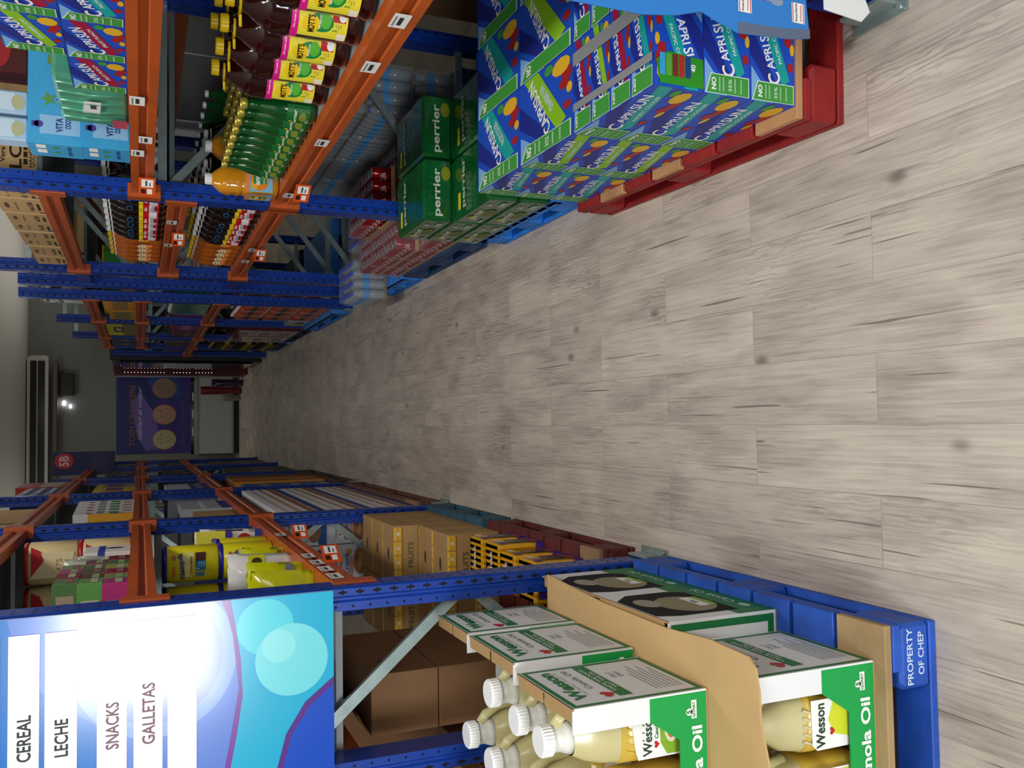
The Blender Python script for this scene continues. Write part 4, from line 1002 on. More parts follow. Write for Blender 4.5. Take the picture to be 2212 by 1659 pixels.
def snack(label, x, y, z, rotz=0):
    t = thing('snack_pack', label, 'pack', (x, y, z), rotz, 'yellow snack multipacks'); b = MB()
    w, d, h = .15, .15, .19
    for i in range(6): b.box(.002+i*.0245, 0, 0, .0255+i*.0245, d, h, SNK, .009)
    b.build('film', t); p = MB()
    for fr in (fY(0, -.001, 0), fXp(w+.0005, 0, 0)):
        p.poly(fr, [(.03, .04), (.12, .05), (.13, .12), (.05, .13)], ink('#241a2c', .2), .001); p.rect(fr, .0, .0, .15, .035, ink('#5a2f8c'), .001); p.ell(fr, .06, .02, .03, .012, ink('#c8452a'), .0014)
        p.rect(fr, .02, .14, .06, .175, ink('#5a2f8c'), .001); p.ell(fr, .11, .155, .02, .012, ink('#e8e6f2'), .001)
    p.text(fZ(0, 0, h+.001), 'Snak', .075, .08, .03, ink('#e8e6f2'), w=.09, d=.001); p.build('print', t); return t
sn = snack('yellow snack multipack with a dark panel, standing alone ahead of the can trays', -.62, 3.13, .1455); index(sn)
for i, (x, y, z) in enumerate(((-.64, 2.80, .1455), (-.62, 3.31, .1455), (-.64, 2.98, .1455))):
    clone(sn, (x, y, z), 'yellow and purple snack multipack %s' % ['low behind the nearest left post', 'between the lone one and the can trays', 'second behind the nearest left post'][i])
# shadowy cartons behind the sign
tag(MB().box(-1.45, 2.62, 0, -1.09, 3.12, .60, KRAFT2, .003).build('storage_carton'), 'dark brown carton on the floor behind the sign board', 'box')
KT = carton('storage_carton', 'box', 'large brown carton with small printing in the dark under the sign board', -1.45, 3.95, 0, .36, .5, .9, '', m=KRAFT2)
BX = mat('brown_case_board', '#8a6544', .85, vary=.06, scale=5)
for i in range(2): tag(MB().box(-1.0, 2.80, .1455+.2725*i, -.805, 3.38, .1455+.27+.2725*i, BX, .003).build('storage_carton'), 'brown carton under the open-flapped one behind the steel brace, %s' % ['lower', 'upper'][i], 'box')
t = thing('storage_carton', 'brown carton with a lifted flap, top of the pile behind the steel brace', 'box', (-1.0, 2.80, .6915))
MB().box(0, 0, 0, .195, .58, .225, BX, .002).build('carton', t); b = MB(); b.prism([(0, .226), (.07, .27), (.075, .267), (.005, .2255)], 'y', .01, .57, BX); b.build('flap', t)
p = MB(); p.text(fXp(.195, 0, 0), 'illy', .16, .15, .03, ink('#3a2716'), d=.001); p.build('print', t)
t = thing('mix_carton', 'small kraft carton marked MIX behind the rear post', 'box', (-1.20, 2.66, .6005)); 
MB().box(0, 0, .0, .10, .12, .05, KRAFT).build('carton', t); q = MB(); q.text(fY(0, 0, 0), 'MIX', .05, .025, .03, BLACK, w=.07); q.build('print', t)

# ---------------------------------------------------------------- cereal boxes, second bay of the left side
def cereal(label, x, y, z):
    w, d, h = .185, .085, .255
    t = carton('cereal_box', 'box', label, x, y, z, w, d, h, '#e9ecef', [
        ('y', 'p', [(0, 0), (1, 0), (1, .10), (.85, .20), (.35, .26), (0, .16)], '#1d5fb4'), ('y', 'e', .5, .27, .42, .15, '#a8744a'), ('y', 'e', .42, .28, .16, .05, '#c9975f'), ('y', 'e', .64, .24, .14, .05, '#c9975f'), ('y', 'e', .58, .33, .12, .03, '#8a5a34'),
        ('y', 'e', .76, .52, .10, .07, '#dcae72'), ('y', 'e', .34, .46, .30, .05, '#e2a08c'), ('y', 't', 'Cinnamon', .42, .80, .06, .5, '#2f8f4a'), ('y', 't', 'Toast', .42, .70, .07, .4, '#c43a2c'), ('y', 't', 'Crunch', .42, .57, .11, .62, '#2f5fc0'),
        ('X', 'r', 0, 0, 1, .16, '#1d3f94'), ('X', 'e', .5, .28, .42, .10, '#b5793f'), ('X', 'e', .5, .55, .35, .07, '#e0b476'), ('X', 'e', .5, .80, .3, .06, '#e8dccb'), ('z', 'r', .2, .2, .8, .8, '#cfc9c2')], 'toasted square cereal boxes')
    return t
ce = cereal('x', -.65, 4.84, .145); index(ce); first = True
for c_, nr in ((0, 20), (1, 3)):
    for r_ in range(nr):
        for k in range(3):
            loc = (-.655-.19*c_-.0, 4.84+r_*.094+(.015 if k % 2 else 0), .0005+.1455+k*.2565)
            lab = 'white cereal box with blue corner, %s tier, row %s back, %s column' % (['bottom', 'middle', 'top'][k], ORD[r_] if r_ < 12 else 'far', ['aisle', 'inner'][c_])
            if r_ >= 12 and k < 2: lab = 'white cereal box deep in the second bay stack'
            if first: ce.location = loc; ce['label'] = lab; first = False
            else: clone(ce, loc, lab)
pallet('wood_pallet', 'brown wooden pallet under the white cereal boxes', -1.02, 4.83, .575, 1.95, '#6a4636', deckcol='#8a6a52')
# third bay floor: orange open cartons and blue boxes
pallet('wood_pallet', 'dull brown pallet under the orange open cartons', -1.02, 7.05, .575, 1.9, '#4f3a30')
for i in range(3): carton('snack_box', 'box', 'blue snack box on the pallet of the third bay, %s' % ['lowest', 'middle', 'highest'][i], -.86, 7.08, .1455+.232*i, .39, .42, .23, '#1f6fb4', [('X', 'e', .3, .3, .12, .2, '#e0d9a4'), ('X', 'e', .75, .3, .1, .16, '#c8a83a'), ('X', 'r', 0, .0, 1, .12, '#164a86'), ('z', 'r', .1, .1, .9, .9, '#5f7f9c')], 'blue snack boxes')
for i in range(3): carton('snack_box', 'box', 'orange open-fronted snack carton, %s of the orange pile' % ['lowest', 'middle', 'highest'][i], -.88, 7.56, .1455+.245*i, .42, .62, .243, '#e08a14', [('X', 'r', 0, .82, 1, 1, '#b5823f'), ('X', 'r', .1, .1, .45, .7, '#c46f0e'), ('X', 'r', .55, .1, .92, .7, '#d67f12'), ('z', 'r', .03, .05, .97, .95, '#9a7040')], 'orange snack cartons')
carton('snack_box', 'box', 'brown carton behind the orange snack cartons', -.90, 8.25, .1455, .43, .6, .7, '', m=KRAFT2)

# ---------------------------------------------------------------- left shelves, low
YN = '#e6d81c'
def canister(label, x, y, z, r=.075, h=.222, kind='yellow'):
    t = thing('drink_powder_canister' if kind == 'yellow' else 'powdered_milk_canister', label, 'canister', (x, y, z), 0, kind+' canisters')
    body = mat(kind+'_canister_body', '#e3d91a' if kind == 'yellow' else '#d8c590', .35, coat=.2); lid = ink('#1b1f9c' if kind == 'yellow' else '#b01224', .35)
    b = MB(); b.sq([(r*.94, r*.94, 0), (r, r, .008), (r, r, h*.90), (r*.95, r*.95, h*.925)], body, e=.34); b.build('body', t)
    c = MB(); c.sq([(r*.99, r*.99, h*.925), (r*1.0, r*1.0, h*.93), (r*.99, r*.99, h*.995), (r*.9, r*.9, h)], lid, e=.34); c.build('lid', t)
    p = MB(); fr = fY(-r, -r*1.0-.0015, 0); W = 2*r; d = .0
    if kind == 'yellow':
        p.poly(fr, [(W*.2, h*.48), (W*.88, h*.44), (W*.88, h*.62), (W*.2, h*.60)], ink('#efe98a'), .0003)
        p.text(fr, 'Nesquik', W*.52, h*.66, h*.12, ink('#2436a8'), w=W*.72, d=.0012, bold=.03, rot=.12); p.text(fr, 'NESTLE', W*.36, h*.80, h*.05, ink('#d8481c'), w=W*.28, d=.001)
        p.ell(fr, W*.74, h*.80, W*.08, h*.04, ink('#b5793f'), .0008); p.text(fr, 'Chocolate', W*.5, h*.50, h*.05, ink('#4a2b18'), w=W*.5, d=.001)
        p.rect(fr, W*.62, h*.24, W*.86, h*.42, ink('#4a2415'), .0008); p.rect(fr, W*.36, h*.24, W*.62, h*.42, ink('#1f7fb4'), .0008); p.text(fr, '7', W*.42, h*.38, h*.06, WHITE, d=.0014)
        for v in (.27, .31, .35): p.rect(fr, W*.46, h*v, W*.6, h*(v+.015), ink('#a9cfe0'), .0012)
        p.rect(fr, W*.2, h*.26, W*.32, h*.42, ink('#4f8d8c'), .0008)
    else:
        p.rect(fr, W*.2, h*.08, W*.8, h*.86, ink('#e2d2a4'), .0003); p.poly(fr, [(W*.25, h*.86), (W*.95, h*.86), (W*.85, h*.70), (W*.62, h*.62)], ink('#b81a22'), .0008)
        p.text(fr, '475', W*.5, h*.35, h*.12, ink('#b08a6a'), w=W*.3, d=.001); p.rect(fr, W*.3, h*.12, W*.5, h*.22, ink('#9a9a92'), .0008)
    p.build('label', t); return t
for i, (x, y, z, l) in enumerate(((-.575, 3.98, 1.2935, 'yellow drink powder canister with a blue lid, upper one by the aisle'), (-.575, 3.98, ZL, 'yellow drink powder canister, lower one by the aisle'), (-.74, 3.95, 1.2935, 'yellow drink powder canister, upper inner one'), (-.74, 3.95, ZL, 'yellow drink powder canister, lower inner one'), (-.575, 4.145, ZL, 'yellow drink powder canister behind the lower aisle one'))):
    canister(l, x, y, z)
for i, (x, z, l) in enumerate(((-.575, 1.8440, 'upper by the aisle'), (-.765, 1.8440, 'upper inner one'), (-.575, ZM, 'lower by the aisle'), (-.765, ZM, 'lower inner one'))):
    canister('cream canister with a red lid on the middle shelf, '+l, x, 4.30, z, r=.09, h=.2075, kind='cream')
def bag(label, x, y, z, w, d, h, m, rotz=0, rx=0, cat='bag', grp=None, deco=None, seed=1, name='snack_bag'):
    """pillow bag standing on its base, bulging body, flat crimped top edge"""
    t = thing(name, label, cat, (x, y, z), rotz, grp); t.rotation_euler = (rx, 0, rotz); rr = random.Random(seed)
    b = MB(); nu, nv = 10, 12; vs = []; fs = []
    for sd in (-1, 1):
        for j in range(nv+1):
            for i in range(nu+1):
                u = i/nu; v = j/nv; bulge = math.sin(math.pi*u)**.6*(math.sin(math.pi*min(1, v*.93+.07))**.5 if v < .99 else 0)
                if v == 0: bulge = math.sin(math.pi*u)**.6*.8
                ww = w*(.86+.14*v); vs.append(((u-.5)*ww, sd*d/2*bulge*(1+rr.uniform(-.12, .12)), h*v+rr.uniform(-.003, .003)*(v > .01)))
    N = (nu+1)*(nv+1)
    for sd in range(2):
        for j in range(nv):
            for i in range(nu):
                a = sd*N+j*(nu+1)+i; q = (a, a+1, a+nu+2, a+nu+1); fs.append(q if sd == 0 else q[::-1])
    for i in range(nu): fs.append((i+1, i, N+i, N+i+1))
    for j in range(nv):
        a = j*(nu+1); fs.append((a, a+nu+1, N+a+nu+1, N+a)); a += nu; fs.append((a+nu+1, a, N+a, N+a+nu+1))
    b.add(vs, fs, m, True); b.build('bag_body', t)
    if deco:
        p = MB(); fr = fY(-w/2, -d/2-.003, 0)
        for q in deco:
            if q[0] == 'r': p.rect(fr, w*q[1], h*q[2], w*q[3], h*q[4], ink(q[5], .3), .001)
            elif q[0] == 'e': p.ell(fr, w*q[1], h*q[2], w*q[3], h*q[4], ink(q[5], .3), .002)
            else: p.text(fr, q[1], w*q[2], h*q[3], h*q[4], ink(q[6]), w=w*q[5], d=.003)
        p.build('print', t)
    return t
YF = mat('yellow_bag_film', '#c9cc12', .2, coat=.4, bump=.8, bscale=12); WF = mat('white_bag_film', '#e4e2e0', .3, coat=.2, bump=.6, bscale=15); PF = mat('purple_bag_film', '#5a1c4c', .25, coat=.3)
BJ = mat('black_jar_plastic', '#17120f', .25, coat=.3)
bag('white pouch bag with a yellow band, front of the low shelf beside the post', -.545, 3.42, ZL, .145, .08, .23, WF, rotz=R(6), deco=[('r', .02, .45, .95, .7, '#d9d81e'), ('t', 'Mega', .4, .58, .07, .4, '#2b2f10'), ('e', .78, .57, .1, .08, '#35380f')], seed=3)
bag('crumpled yellow bag nearest the sign, low shelf', -.545, 2.97, ZL, .16, .09, .20, YF, rotz=R(-12), seed=5, deco=[('r', .2, .2, .5, .5, '#b5b80e')])
bag('yellow bag leaning behind the nearest yellow bag', -.545, 3.16, ZL, .15, .08, .19, YF, rotz=R(10), seed=6, deco=[('r', .6, .2, .9, .35, '#6f7f86')])
bag('yellow pouch standing between white pouch and canisters', -.545, 3.60, ZL, .14, .07, .16, YF, rotz=R(4), seed=8, deco=[('e', .5, .5, .2, .2, '#b57a2a'), ('r', .1, .1, .9, .2, '#7d5a1e')])
bag('purple and white cereal pouch behind the canisters', -.56, 4.38, ZL, .16, .07, .27, WF, rotz=R(5), seed=9, deco=[('r', .05, .3, .95, .75, '#4a1548'), ('e', .5, .45, .2, .1, '#e0483a')])
bag('yellow and red fruit pouch leaning on the canisters', -.555, 4.285, ZL, .15, .05, .30, WF, rotz=R(3), seed=10, deco=[('r', .0, .55, 1, .98, '#e6df4a'), ('t', 'papa', .5, .72, .08, .6, '#2436a8'), ('r', 0, .46, 1, .56, '#3a2f9c'), ('e', .5, .28, .4, .14, '#a8261c'), ('r', 0, .02, 1, .12, '#2b3f9c')])
for i in range(4): bag('white crimped pouch in the huddle behind the fruit pouch, %s from the near end' % ORD[i], -.575, 4.46+.048*i, ZL, .12, .045, .20-.012*i, WF, seed=20+i, grp='white crimped pouches')
for i, (x, y, rr_, h) in enumerate(((-.69, 3.02, .055, .19), (-.72, 3.42, .05, .19), (-.73, 2.82, .05, .16))):
    t = thing('jar', 'black-lidded jar on the low shelf, %s' % ['behind the yellow bags', 'behind the white pouch', 'right behind the sign'][i], 'jar', (x, y, ZL)); MB().lathe([(rr_*.9, 0), (rr_, .01), (rr_, h*.72), (rr_*.85, h*.78)], mat('cocoa_brown', '#2a1610', .3, coat=.3), 20).build('body', t); MB().lathe([(rr_*.92, h*.78), (rr_*.95, h*.8), (rr_*.93, h)], BJ, 20).build('lid', t)
# low shelf, second and third bays
for i in range(4): carton('snack_box', 'box', 'open kraft case of snack boxes, %s of the tan row' % ORD[i], -.83, 5.02+.135*i, ZL, .33, .13, (.26, .25, .25, .24)[i], '', [('X', 'r', .0, .0, 1, .12, '#8f7348'), ('y', 'r', .05, .1, .95, .8, '#a98a5c')], 'open kraft snack cases', m=KRAFT, open_top=True)
carton('snack_box', 'box', 'blue snack case ahead of the tan row on the low shelf', -.83, 4.86, ZL, .33, .13, .26, '#26389c', [('X', 'r', .1, .1, .9, .3, '#c9ccd6'), ('y', 'r', .1, .2, .9, .6, '#5a6bc0')])
for i in range(4): carton('snack_box', 'box', 'silver and blue snack box, %s of its row, low shelf' % ORD[i], -.80, 5.72+.14*i, ZL, .30, .13, .30, '#a9b2b8', [('X', 'r', 0, .0, 1, .2, '#26389c'), ('X', 'r', 0, .5, 1, .6, '#dfe6ea')], 'silver and blue snack boxes')
for i in range(3): carton('snack_box', 'box', 'white and violet box on the low shelf of the third bay, %s' % ORD[i], -.80, 7.08+.36*i, ZL, .31, .34, .34, '#c3c6d8', [('X', 'r', 0, .0, 1, .45, '#37469c'), ('X', 't', 'SALE', .5, .25, .14, .5, '#e8e6f2'), ('z', 'r', .1, .1, .9, .9, '#7d84b4')], 'white and violet boxes')
# ---------------------------------------------------------------- left shelves, middle
teas = ['#c2408a', '#6fae5a', '#8a2432', '#7f8a4a', '#5f8a52', '#8e4f58', '#b9c05a', '#5a7a4c', '#a02a4a', '#6a5a3c', '#8fae6a', '#70302f']
n_ = 0
for k in range(3):
    for r_ in range(6-k):
        for c_ in range(2):
            y = 2.96+.103*r_+(.03*k if k else 0)
            col = teas[(n_*5+k) % 12]; x = -.60-.135*c_
            carton('tea_box', 'box', 'film-wrapped %s tea box, %s layer, %s from the sign, %s' % ({'#c2408a': 'pink', '#6fae5a': 'green', '#8a2432': 'maroon', '#7f8a4a': 'olive', '#5f8a52': 'leaf-green', '#8e4f58': 'dusty red', '#b9c05a': 'lime', '#5a7a4c': 'dark green', '#a02a4a': 'crimson', '#6a5a3c': 'brown', '#8fae6a': 'light green', '#70302f': 'dark red'}[col], lay[k], ORD[r_], ['aisle side', 'inner side'][c_]), x+rnd.uniform(-.003, .002), y+rnd.uniform(0, .002), ZM+.0705*k, .13, .10, .07, col,
                   [('y', 'r', .05+.1*(n_ % 3), .15, .6+.1*(n_ % 3), .85, ('#c9c8a4', '#b5a08a', '#d8d6c8')[n_ % 3]), ('y', 'e', .3+.1*(n_ % 3), .5, .14, .22, col), ('X', 'r', .1, .2, .9, .5, ('#a8a48a', '#8a5a58', '#7d9a6a')[n_ % 3]), ('z', 'r', .05, .1, .95, .9, ('#8d8a78', '#7a5a54', '#7f8a62')[n_ % 3])], 'small wrapped tea boxes', m=mat('wrapped_'+col[1:], col, .12, coat=.6))
            n_ += 1
CBG = mat('clear_bag_film', '#b9bfae', .12, coat=.6, alpha=.6, bump=.9, bscale=14)
bag('clear bag of yellow packets lying behind the tea boxes', -.56, 3.64, ZM, .16, .08, .22, CBG, rotz=R(8), seed=31, deco=[('r', .2, .2, .8, .5, '#c9c83a'), ('e', .5, .36, .14, .1, '#e08a2a'), ('r', .25, .6, .75, .75, '#a8b04a')])
bag('second clear bag of packets nearer the cream canisters', -.56, 3.77, ZM, .15, .07, .20, CBG, rotz=R(-8), seed=32, deco=[('r', .2, .3, .7, .6, '#a8b04a')])
carton('snack_box', 'box', 'white box with a blue band and cow print behind the clear bags', -.66, 3.86, ZM, .17, .20, .17, '#dcdcd6', [('X', 'r', .0, .55, 1, .7, '#26389c'), ('X', 'e', .6, .35, .1, .2, '#222222'), ('y', 'r', .0, .55, 1, .7, '#26389c')])
carton('storage_carton', 'box', 'kraft carton printed upside down with 500 4.0 OZ BAGS', -.85, 4.83, ZM, .31, .72, .29, '', [('X', 't', '500 - 4.0 OZ BAGS', .55, .42, .09, .55, '#3a2a18', math.pi)], m=KRAFT)
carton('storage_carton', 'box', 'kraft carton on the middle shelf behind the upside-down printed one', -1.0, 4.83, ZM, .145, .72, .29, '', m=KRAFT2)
for i in range(5): carton('cereal_box', 'box', 'slim white and green cereal box, %s of the upright row' % ORD[i], -.80, 5.62+.205*i, ZM, .31, .19, .32+.005*i, '#dfe1e0', [('X', 'r', .0, .25, .62, .42, '#2f8f4a'), ('X', 'e', .25, .75, .2, .06, '#b0323a'), ('X', 'r', .1, .50, .9, .62, '#8f9a90'), ('y', 'r', .1, .3, .9, .7, '#cfd6cf'), ('X', 'r', .72, .05, 1, .2, '#b0926a')], 'slim white and green cereal boxes')
carton('cereal_box', 'box', 'yellow cereal box beside the kraft carton', -.80, 5.575, ZM, .31, .04, .24, '#e0a81c', [('X', 'r', .1, .2, .9, .5, '#5a3a9c')])
for i, (c, n) in enumerate((('#a83a2c', 'red'), ('#c9b23a', 'yellow'), ('#8f8f7a', 'grey-green'))): carton('snack_box', 'box', '%s snack case on the middle shelf of the third bay' % n, -.80, 7.08+.5*i, ZM, .31, .46, .31, c, [('X', 'r', .1, .3, .9, .7, '#6a4a7c'), ('X', 'r', .0, .8, 1, .95, '#d8c23a'), ('z', 'r', .1, .1, .9, .9, '#b8a86a')])
# ---------------------------------------------------------------- left shelves, top
Z3 = 2.1705
carton('storage_carton', 'box', 'white carton with black lettering and an orange tab, top shelf', -.78, 4.84, Z3, .30, .20, .36, '#d9d6cc', [('X', 'r', .6, .75, .95, .9, '#d89a3a'), ('X', 't', 'AVENA', .45, .45, .12, .6, '#3a3a34', 1.57), ('X', 'e', .3, .15, .2, .06, '#b0323a')])
carton('storage_carton', 'box', 'kraft carton with one flap open on the top shelf', -.79, 5.10, Z3, .31, .95, .25, '', [('X', 'r', .02, .1, .12, .9, '#6a4c2c')], m=KRAFTL, open_top=True)
for i in range(3): carton('storage_carton', 'box', 'navy and white flat case, %s of the pile, top shelf' % ['lowest', 'middle', 'highest'][i], -.79, 7.04, Z3+.0905*i, .31, 1.15, .09, '#1d2f7c', [('X', 'r', 0, .55, 1, .95, '#c9d0dc'), ('X', 'r', .1, .65, .5, .85, '#4a62b0')], 'navy and white flat cases')
carton('storage_carton', 'box', 'red and white carton farthest along the top shelf', -.79, 8.30, Z3, .31, .70, .38, '#c8341c', [('X', 'r', 0, .0, 1, .55, '#d9cfc8'), ('X', 'r', 0, .0, 1, .15, '#c0602c')])
# ---------------------------------------------------------------- dim far bays, left
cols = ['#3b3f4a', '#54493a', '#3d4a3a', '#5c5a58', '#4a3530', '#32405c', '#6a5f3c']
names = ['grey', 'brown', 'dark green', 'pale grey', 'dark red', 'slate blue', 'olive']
n_ = 0
for b_, (y0, lim) in enumerate(((9.25, 2.0), (11.45, 1.8))):
    for z, q in ((0.001, 'floor level'), (ZL, 'low shelf'), (ZM, 'middle shelf')):
        for j in range(3):
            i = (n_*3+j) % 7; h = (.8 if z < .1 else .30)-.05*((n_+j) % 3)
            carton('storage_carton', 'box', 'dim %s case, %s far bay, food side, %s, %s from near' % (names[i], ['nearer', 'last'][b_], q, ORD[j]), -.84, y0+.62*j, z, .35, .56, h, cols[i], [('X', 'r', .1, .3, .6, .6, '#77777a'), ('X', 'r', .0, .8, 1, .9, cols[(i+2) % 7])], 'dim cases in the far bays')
        n_ += 1
# ---------------------------------------------------------------- far drinks side (right)
t = carton('juice_case', 'box', 'orange and green juice case on the middle shelf, seen past the close posts', .97, 7.25, ZM, .42, .62, .235, '#e0981c', [('y', 'r', .0, .45, 1, .95, '#2f8a2c'), ('y', 'r', .05, .08, .9, .4, '#e6b84a'), ('x', 'r', 0, .78, 1, .95, '#e8a82c'), ('x', 'r', .08, .25, .9, .7, '#a8874a'), ('x', 'r', .0, .0, 1, .12, '#d88f1c')])
carton('juice_case', 'box', 'flat orange juice case standing beside the orange and green one', .97, 7.90, ZM, .42, .60, .21, '#d89a24', [('x', 'r', .1, .2, .9, .8, '#8a8a5a')])
carton('juice_case', 'box', 'lemon yellow case with black and white print, middle shelf', .97, 8.80, ZM, .42, 1.15, .27, '#d6cf1c', [('x', 'r', .3, .45, .7, .75, '#2a2a20'), ('x', 'r', .4, .5, .6, .68, '#d6d6c8'), ('x', 'r', 0, .0, 1, .45, '#8f8c4a')])
t = thing('oil_case', 'closed white oil case with a green frame on the top shelf past the close posts', 'box', (.975, 7.20, ZT)); MB().box(0, 0, 0, .32, .34, .30, WHITEC, .001).build('carton', t)
p = MB(); side_art(p, fXm(0, .34, 0), .34, .30); side_art(p, fY(0, 0, 0), .32, .30); p.build('printed_panels', t)
carton('storage_carton', 'box', 'kraft carton with an open end beside the closed oil case on top', 1.32, 7.20, ZT, .36, .42, .30, '', [('y', 'r', .1, .15, .9, .8, '#8f7348')], m=KRAFTL, open_top=True)
SH = mat('bright_green_film', '#0f8a34', .15, coat=.5, vary=.25, scale=8, bump=.8, bscale=16)
t = thing('soda_pack', 'bright green shrink-wrapped soda pack on the low shelf beyond the close posts', 'pack', (.97, 7.25, ZL)); MB().box(0, 0, 0, .18, .75, .32, SH, .02).build('film', t)
p = MB(); p.rect(fXm(-.0005, .75, 0), .1, .02, .5, .07, ink('#8fae9a'), .001); p.ell(fXm(-.0005, .75, 0), .12, .16, .05, .05, ink('#2f9ac8'), .001); p.build('print', t)
SF = mat('silver_wrap', '#b8b4b6', .12, coat=.6, vary=.25, scale=12, bump=.9, bscale=20)
for i in range(4):
    t = thing('drink_pack', 'silvery film-wrapped drink pack with red print, %s from the bottom of its pile' % ORD[i], 'pack', (1.19, 7.22, ZL+.132*i), 0, 'silvery drink packs')
    MB().box(0, 0, 0, .36, .4, .13, SF, .01).build('film', t); p = MB(); p.rect(fY(0, -.0005, 0), .03, .02, .33, .035, ink('#b03a3a'), .001); p.rect(fY(0, -.0005, 0), .05, .08, .2, .10, ink('#c0504a'), .001); p.build('print', t)
carton('juice_case', 'box', 'violet and pink drink case on the low shelf of the second dim bay', .97, 8.80, ZL, .3, .45, .26, '#9a4aa8', [('x', 'r', .1, .3, .9, .6, '#c98ac8'), ('x', 'r', 0, .8, 1, 1, '#b02a3a')])
carton('juice_case', 'box', 'dusky rose drink case beside the violet one', .97, 9.28, ZL, .3, .7, .22, '#6a3f44', [('x', 'r', .1, .3, .9, .5, '#8a6a6a')])
# floor stock
pallet('plastic_pallet', 'blue plastic pallet under the orange sports drinks', .92, 7.20, .8, 1.35, '#2f7ed0', plastic=True)
ORB = mat('orange_sport_drink', '#b8431a', .12, coat=.5); ORP = MB(); r = .034
ORP.lathe([(.025, 0), (r, .01), (r, .08), (r-.004, .10), (r, .12), (r, .17), (.02, .205), (.014, .22)], ORB, 12, cap=False); ORP.lathe([(r+.0006, .09), (r+.0006, .13)], ink('#2c2c2e', .3), 12, cap=False); ORP.lathe([(.016, .215), (.016, .236), (0, .237)], ink('#d8d8da'), 10, cap=False)
_o = ORP.build('sports_bottle'); or_me = _o.data; bpy.data.objects.remove(_o)
def sport_pack(x, y, z, label):
    t = thing('sports_drink_pack', label, 'pack', (x, y, z), 0, 'orange sports drink packs')
    for i in range(3):
        for j in range(4):
            o = bpy.data.objects.new('sports_bottle', or_me); C.objects.link(o); o.parent = t; o.location = (.036+.071*i, .036+.071*j, .003)
    MB().box(-.002, -.002, .0, .215, .287, .205, film('pack_film', .14, '#c8c2c0', .12, 1)).build('film', t); return t
for k in range(3):
    for j in range(3):
        sport_pack(.955, 7.24+.30*j, .1455+.24*k, 'pack of orange sports drinks, %s layer, %s from the near end' % (lay[k], ORD[j]))
t = thing('water_case', 'pale film pack with a yellow and blue label beside the orange sports drinks', 'pack', (.955, 8.16, .1455)); MB().box(0, 0, 0, .3, .36, .2, mat('pale_film', '#8fa3ae', .15, coat=.4, bump=.8, bscale=16), .012).build('film', t)
p = MB(); p.rect(fXm(-.0005, .36, 0), .03, .04, .2, .1, ink('#b8b43a'), .001); p.rect(fXm(-.0005, .36, 0), .22, .05, .33, .13, ink('#2a5a9c'), .001); p.build('print', t)
pallet('wood_pallet', 'dark wooden pallet in the second dim bay of the drinks side', .95, 8.75, .8, 1.25, '#2c3c58')
for k in range(3):
    for j in range(2):
        carton('juice_case', 'pack', 'wine-red drink pack with a violet label, %s layer, %s' % (lay[k], ['near', 'far'][j]), .93, 8.78+.6*j, .1455+.2*k, .38, .56, .198, '#5c1f26', [('x', 'r', .15, .3, .6, .7, '#8a5ab0'), ('x', 'r', .2, .4, .45, .6, '#d8c86a'), ('y', 'r', .2, .3, .8, .7, '#6a4a3c')], 'wine-red drink packs', m=mat('wine_film', '#5c1f26', .15, coat=.5))
pallet('wood_pallet', 'blue-ended wooden pallet under the dark malt bottles', .95, 10.25, .8, .95, '#1f3f78')
MLT = MB(); MLT.lathe([(.025, 0), (.03, .01), (.03, .14), (.014, .19), (.012, .22)], mat('brown_glass', '#2a1c0c', .1, coat=.5), 10, cap=False); MLT.lathe([(.0306, .05), (.0306, .1)], ink('#a89a3a'), 10, cap=False); MLT.lathe([(.0145, .21), (.0145, .225), (0, .226)], GOLD, 8, cap=False)
_m = MLT.build('malt_bottle'); ml_me = _m.data; bpy.data.objects.remove(_m)
for k in range(3):
    for j in range(2):
        t = thing('malt_pack', 'pack of dark malt bottles with yellow labels, %s layer, %s' % (lay[k], ['near', 'far'][j]), 'pack', (.93, 10.3+.42*j, .1455+.235*k), 0, 'dark malt bottle packs')
        for a in range(3):
            for b_ in range(6):
                o = bpy.data.objects.new('malt_bottle', ml_me); C.objects.link(o); o.parent = t; o.location = (.033+.063*a, .033+.063*b_, .004)
        MB().box(0, 0, 0, .192, .381, .0035, KRAFT2).box(-.002, 0, 0, -.0002, .381, .05, KRAFT2).build('tray', t)
for b_, y0 in ((0, 10.22), (1, 11.42)):
    for z, q in ((ZL, 'low'), (ZM, 'middle')):
        if b_ == 1 and z == ZM: continue
        for j in range(2 if b_ == 0 else 1):
            i = (b_*2+j+int(z*3)) % 7
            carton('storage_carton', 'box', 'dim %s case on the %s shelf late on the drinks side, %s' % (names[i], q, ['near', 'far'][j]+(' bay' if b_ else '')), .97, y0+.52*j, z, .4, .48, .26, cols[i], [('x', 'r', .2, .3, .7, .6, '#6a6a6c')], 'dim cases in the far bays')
# ---------------------------------------------------------------- end of the aisle
DKM = mat('dark_cabinet', '#14161a', .35, coat=.3); ALU = mat('aluminium_trim', '#8f9694', .3, .8); GLS = mat('dark_cabinet_glass', '#0b1014', .06, coat=.8)
t = thing('drink_cooler', 'tall dark drink cooler at the end of the drinks side', 'cooler', (.92, 12.9, 0)); MB().box(0, 0, 0, .75, 1.35, 1.98, DKM, .01).build('cabinet', t)
for i in range(2):
    d_ = MB().box(-.03, .03+.66*i, .12, -.002, .66+.66*i, 1.86, GLS, .004).build('glass_door', t); MB().box(-.05, .06+.66*i, .8, -.032, .08+.66*i, 1.3, ALU).build('handle', d_)
t = thing('snack_display', 'dark red display stand with a column of small lights at the aisle end', 'display stand', (.84, 14.7, 0)); MB().box(0, 0, 0, .5, .55, 1.98, ink('#5a1418', .4), .008).build('cabinet', t)
LED = mat('small_led', '#dfeee6', .4, emit=2.2); p = MB()
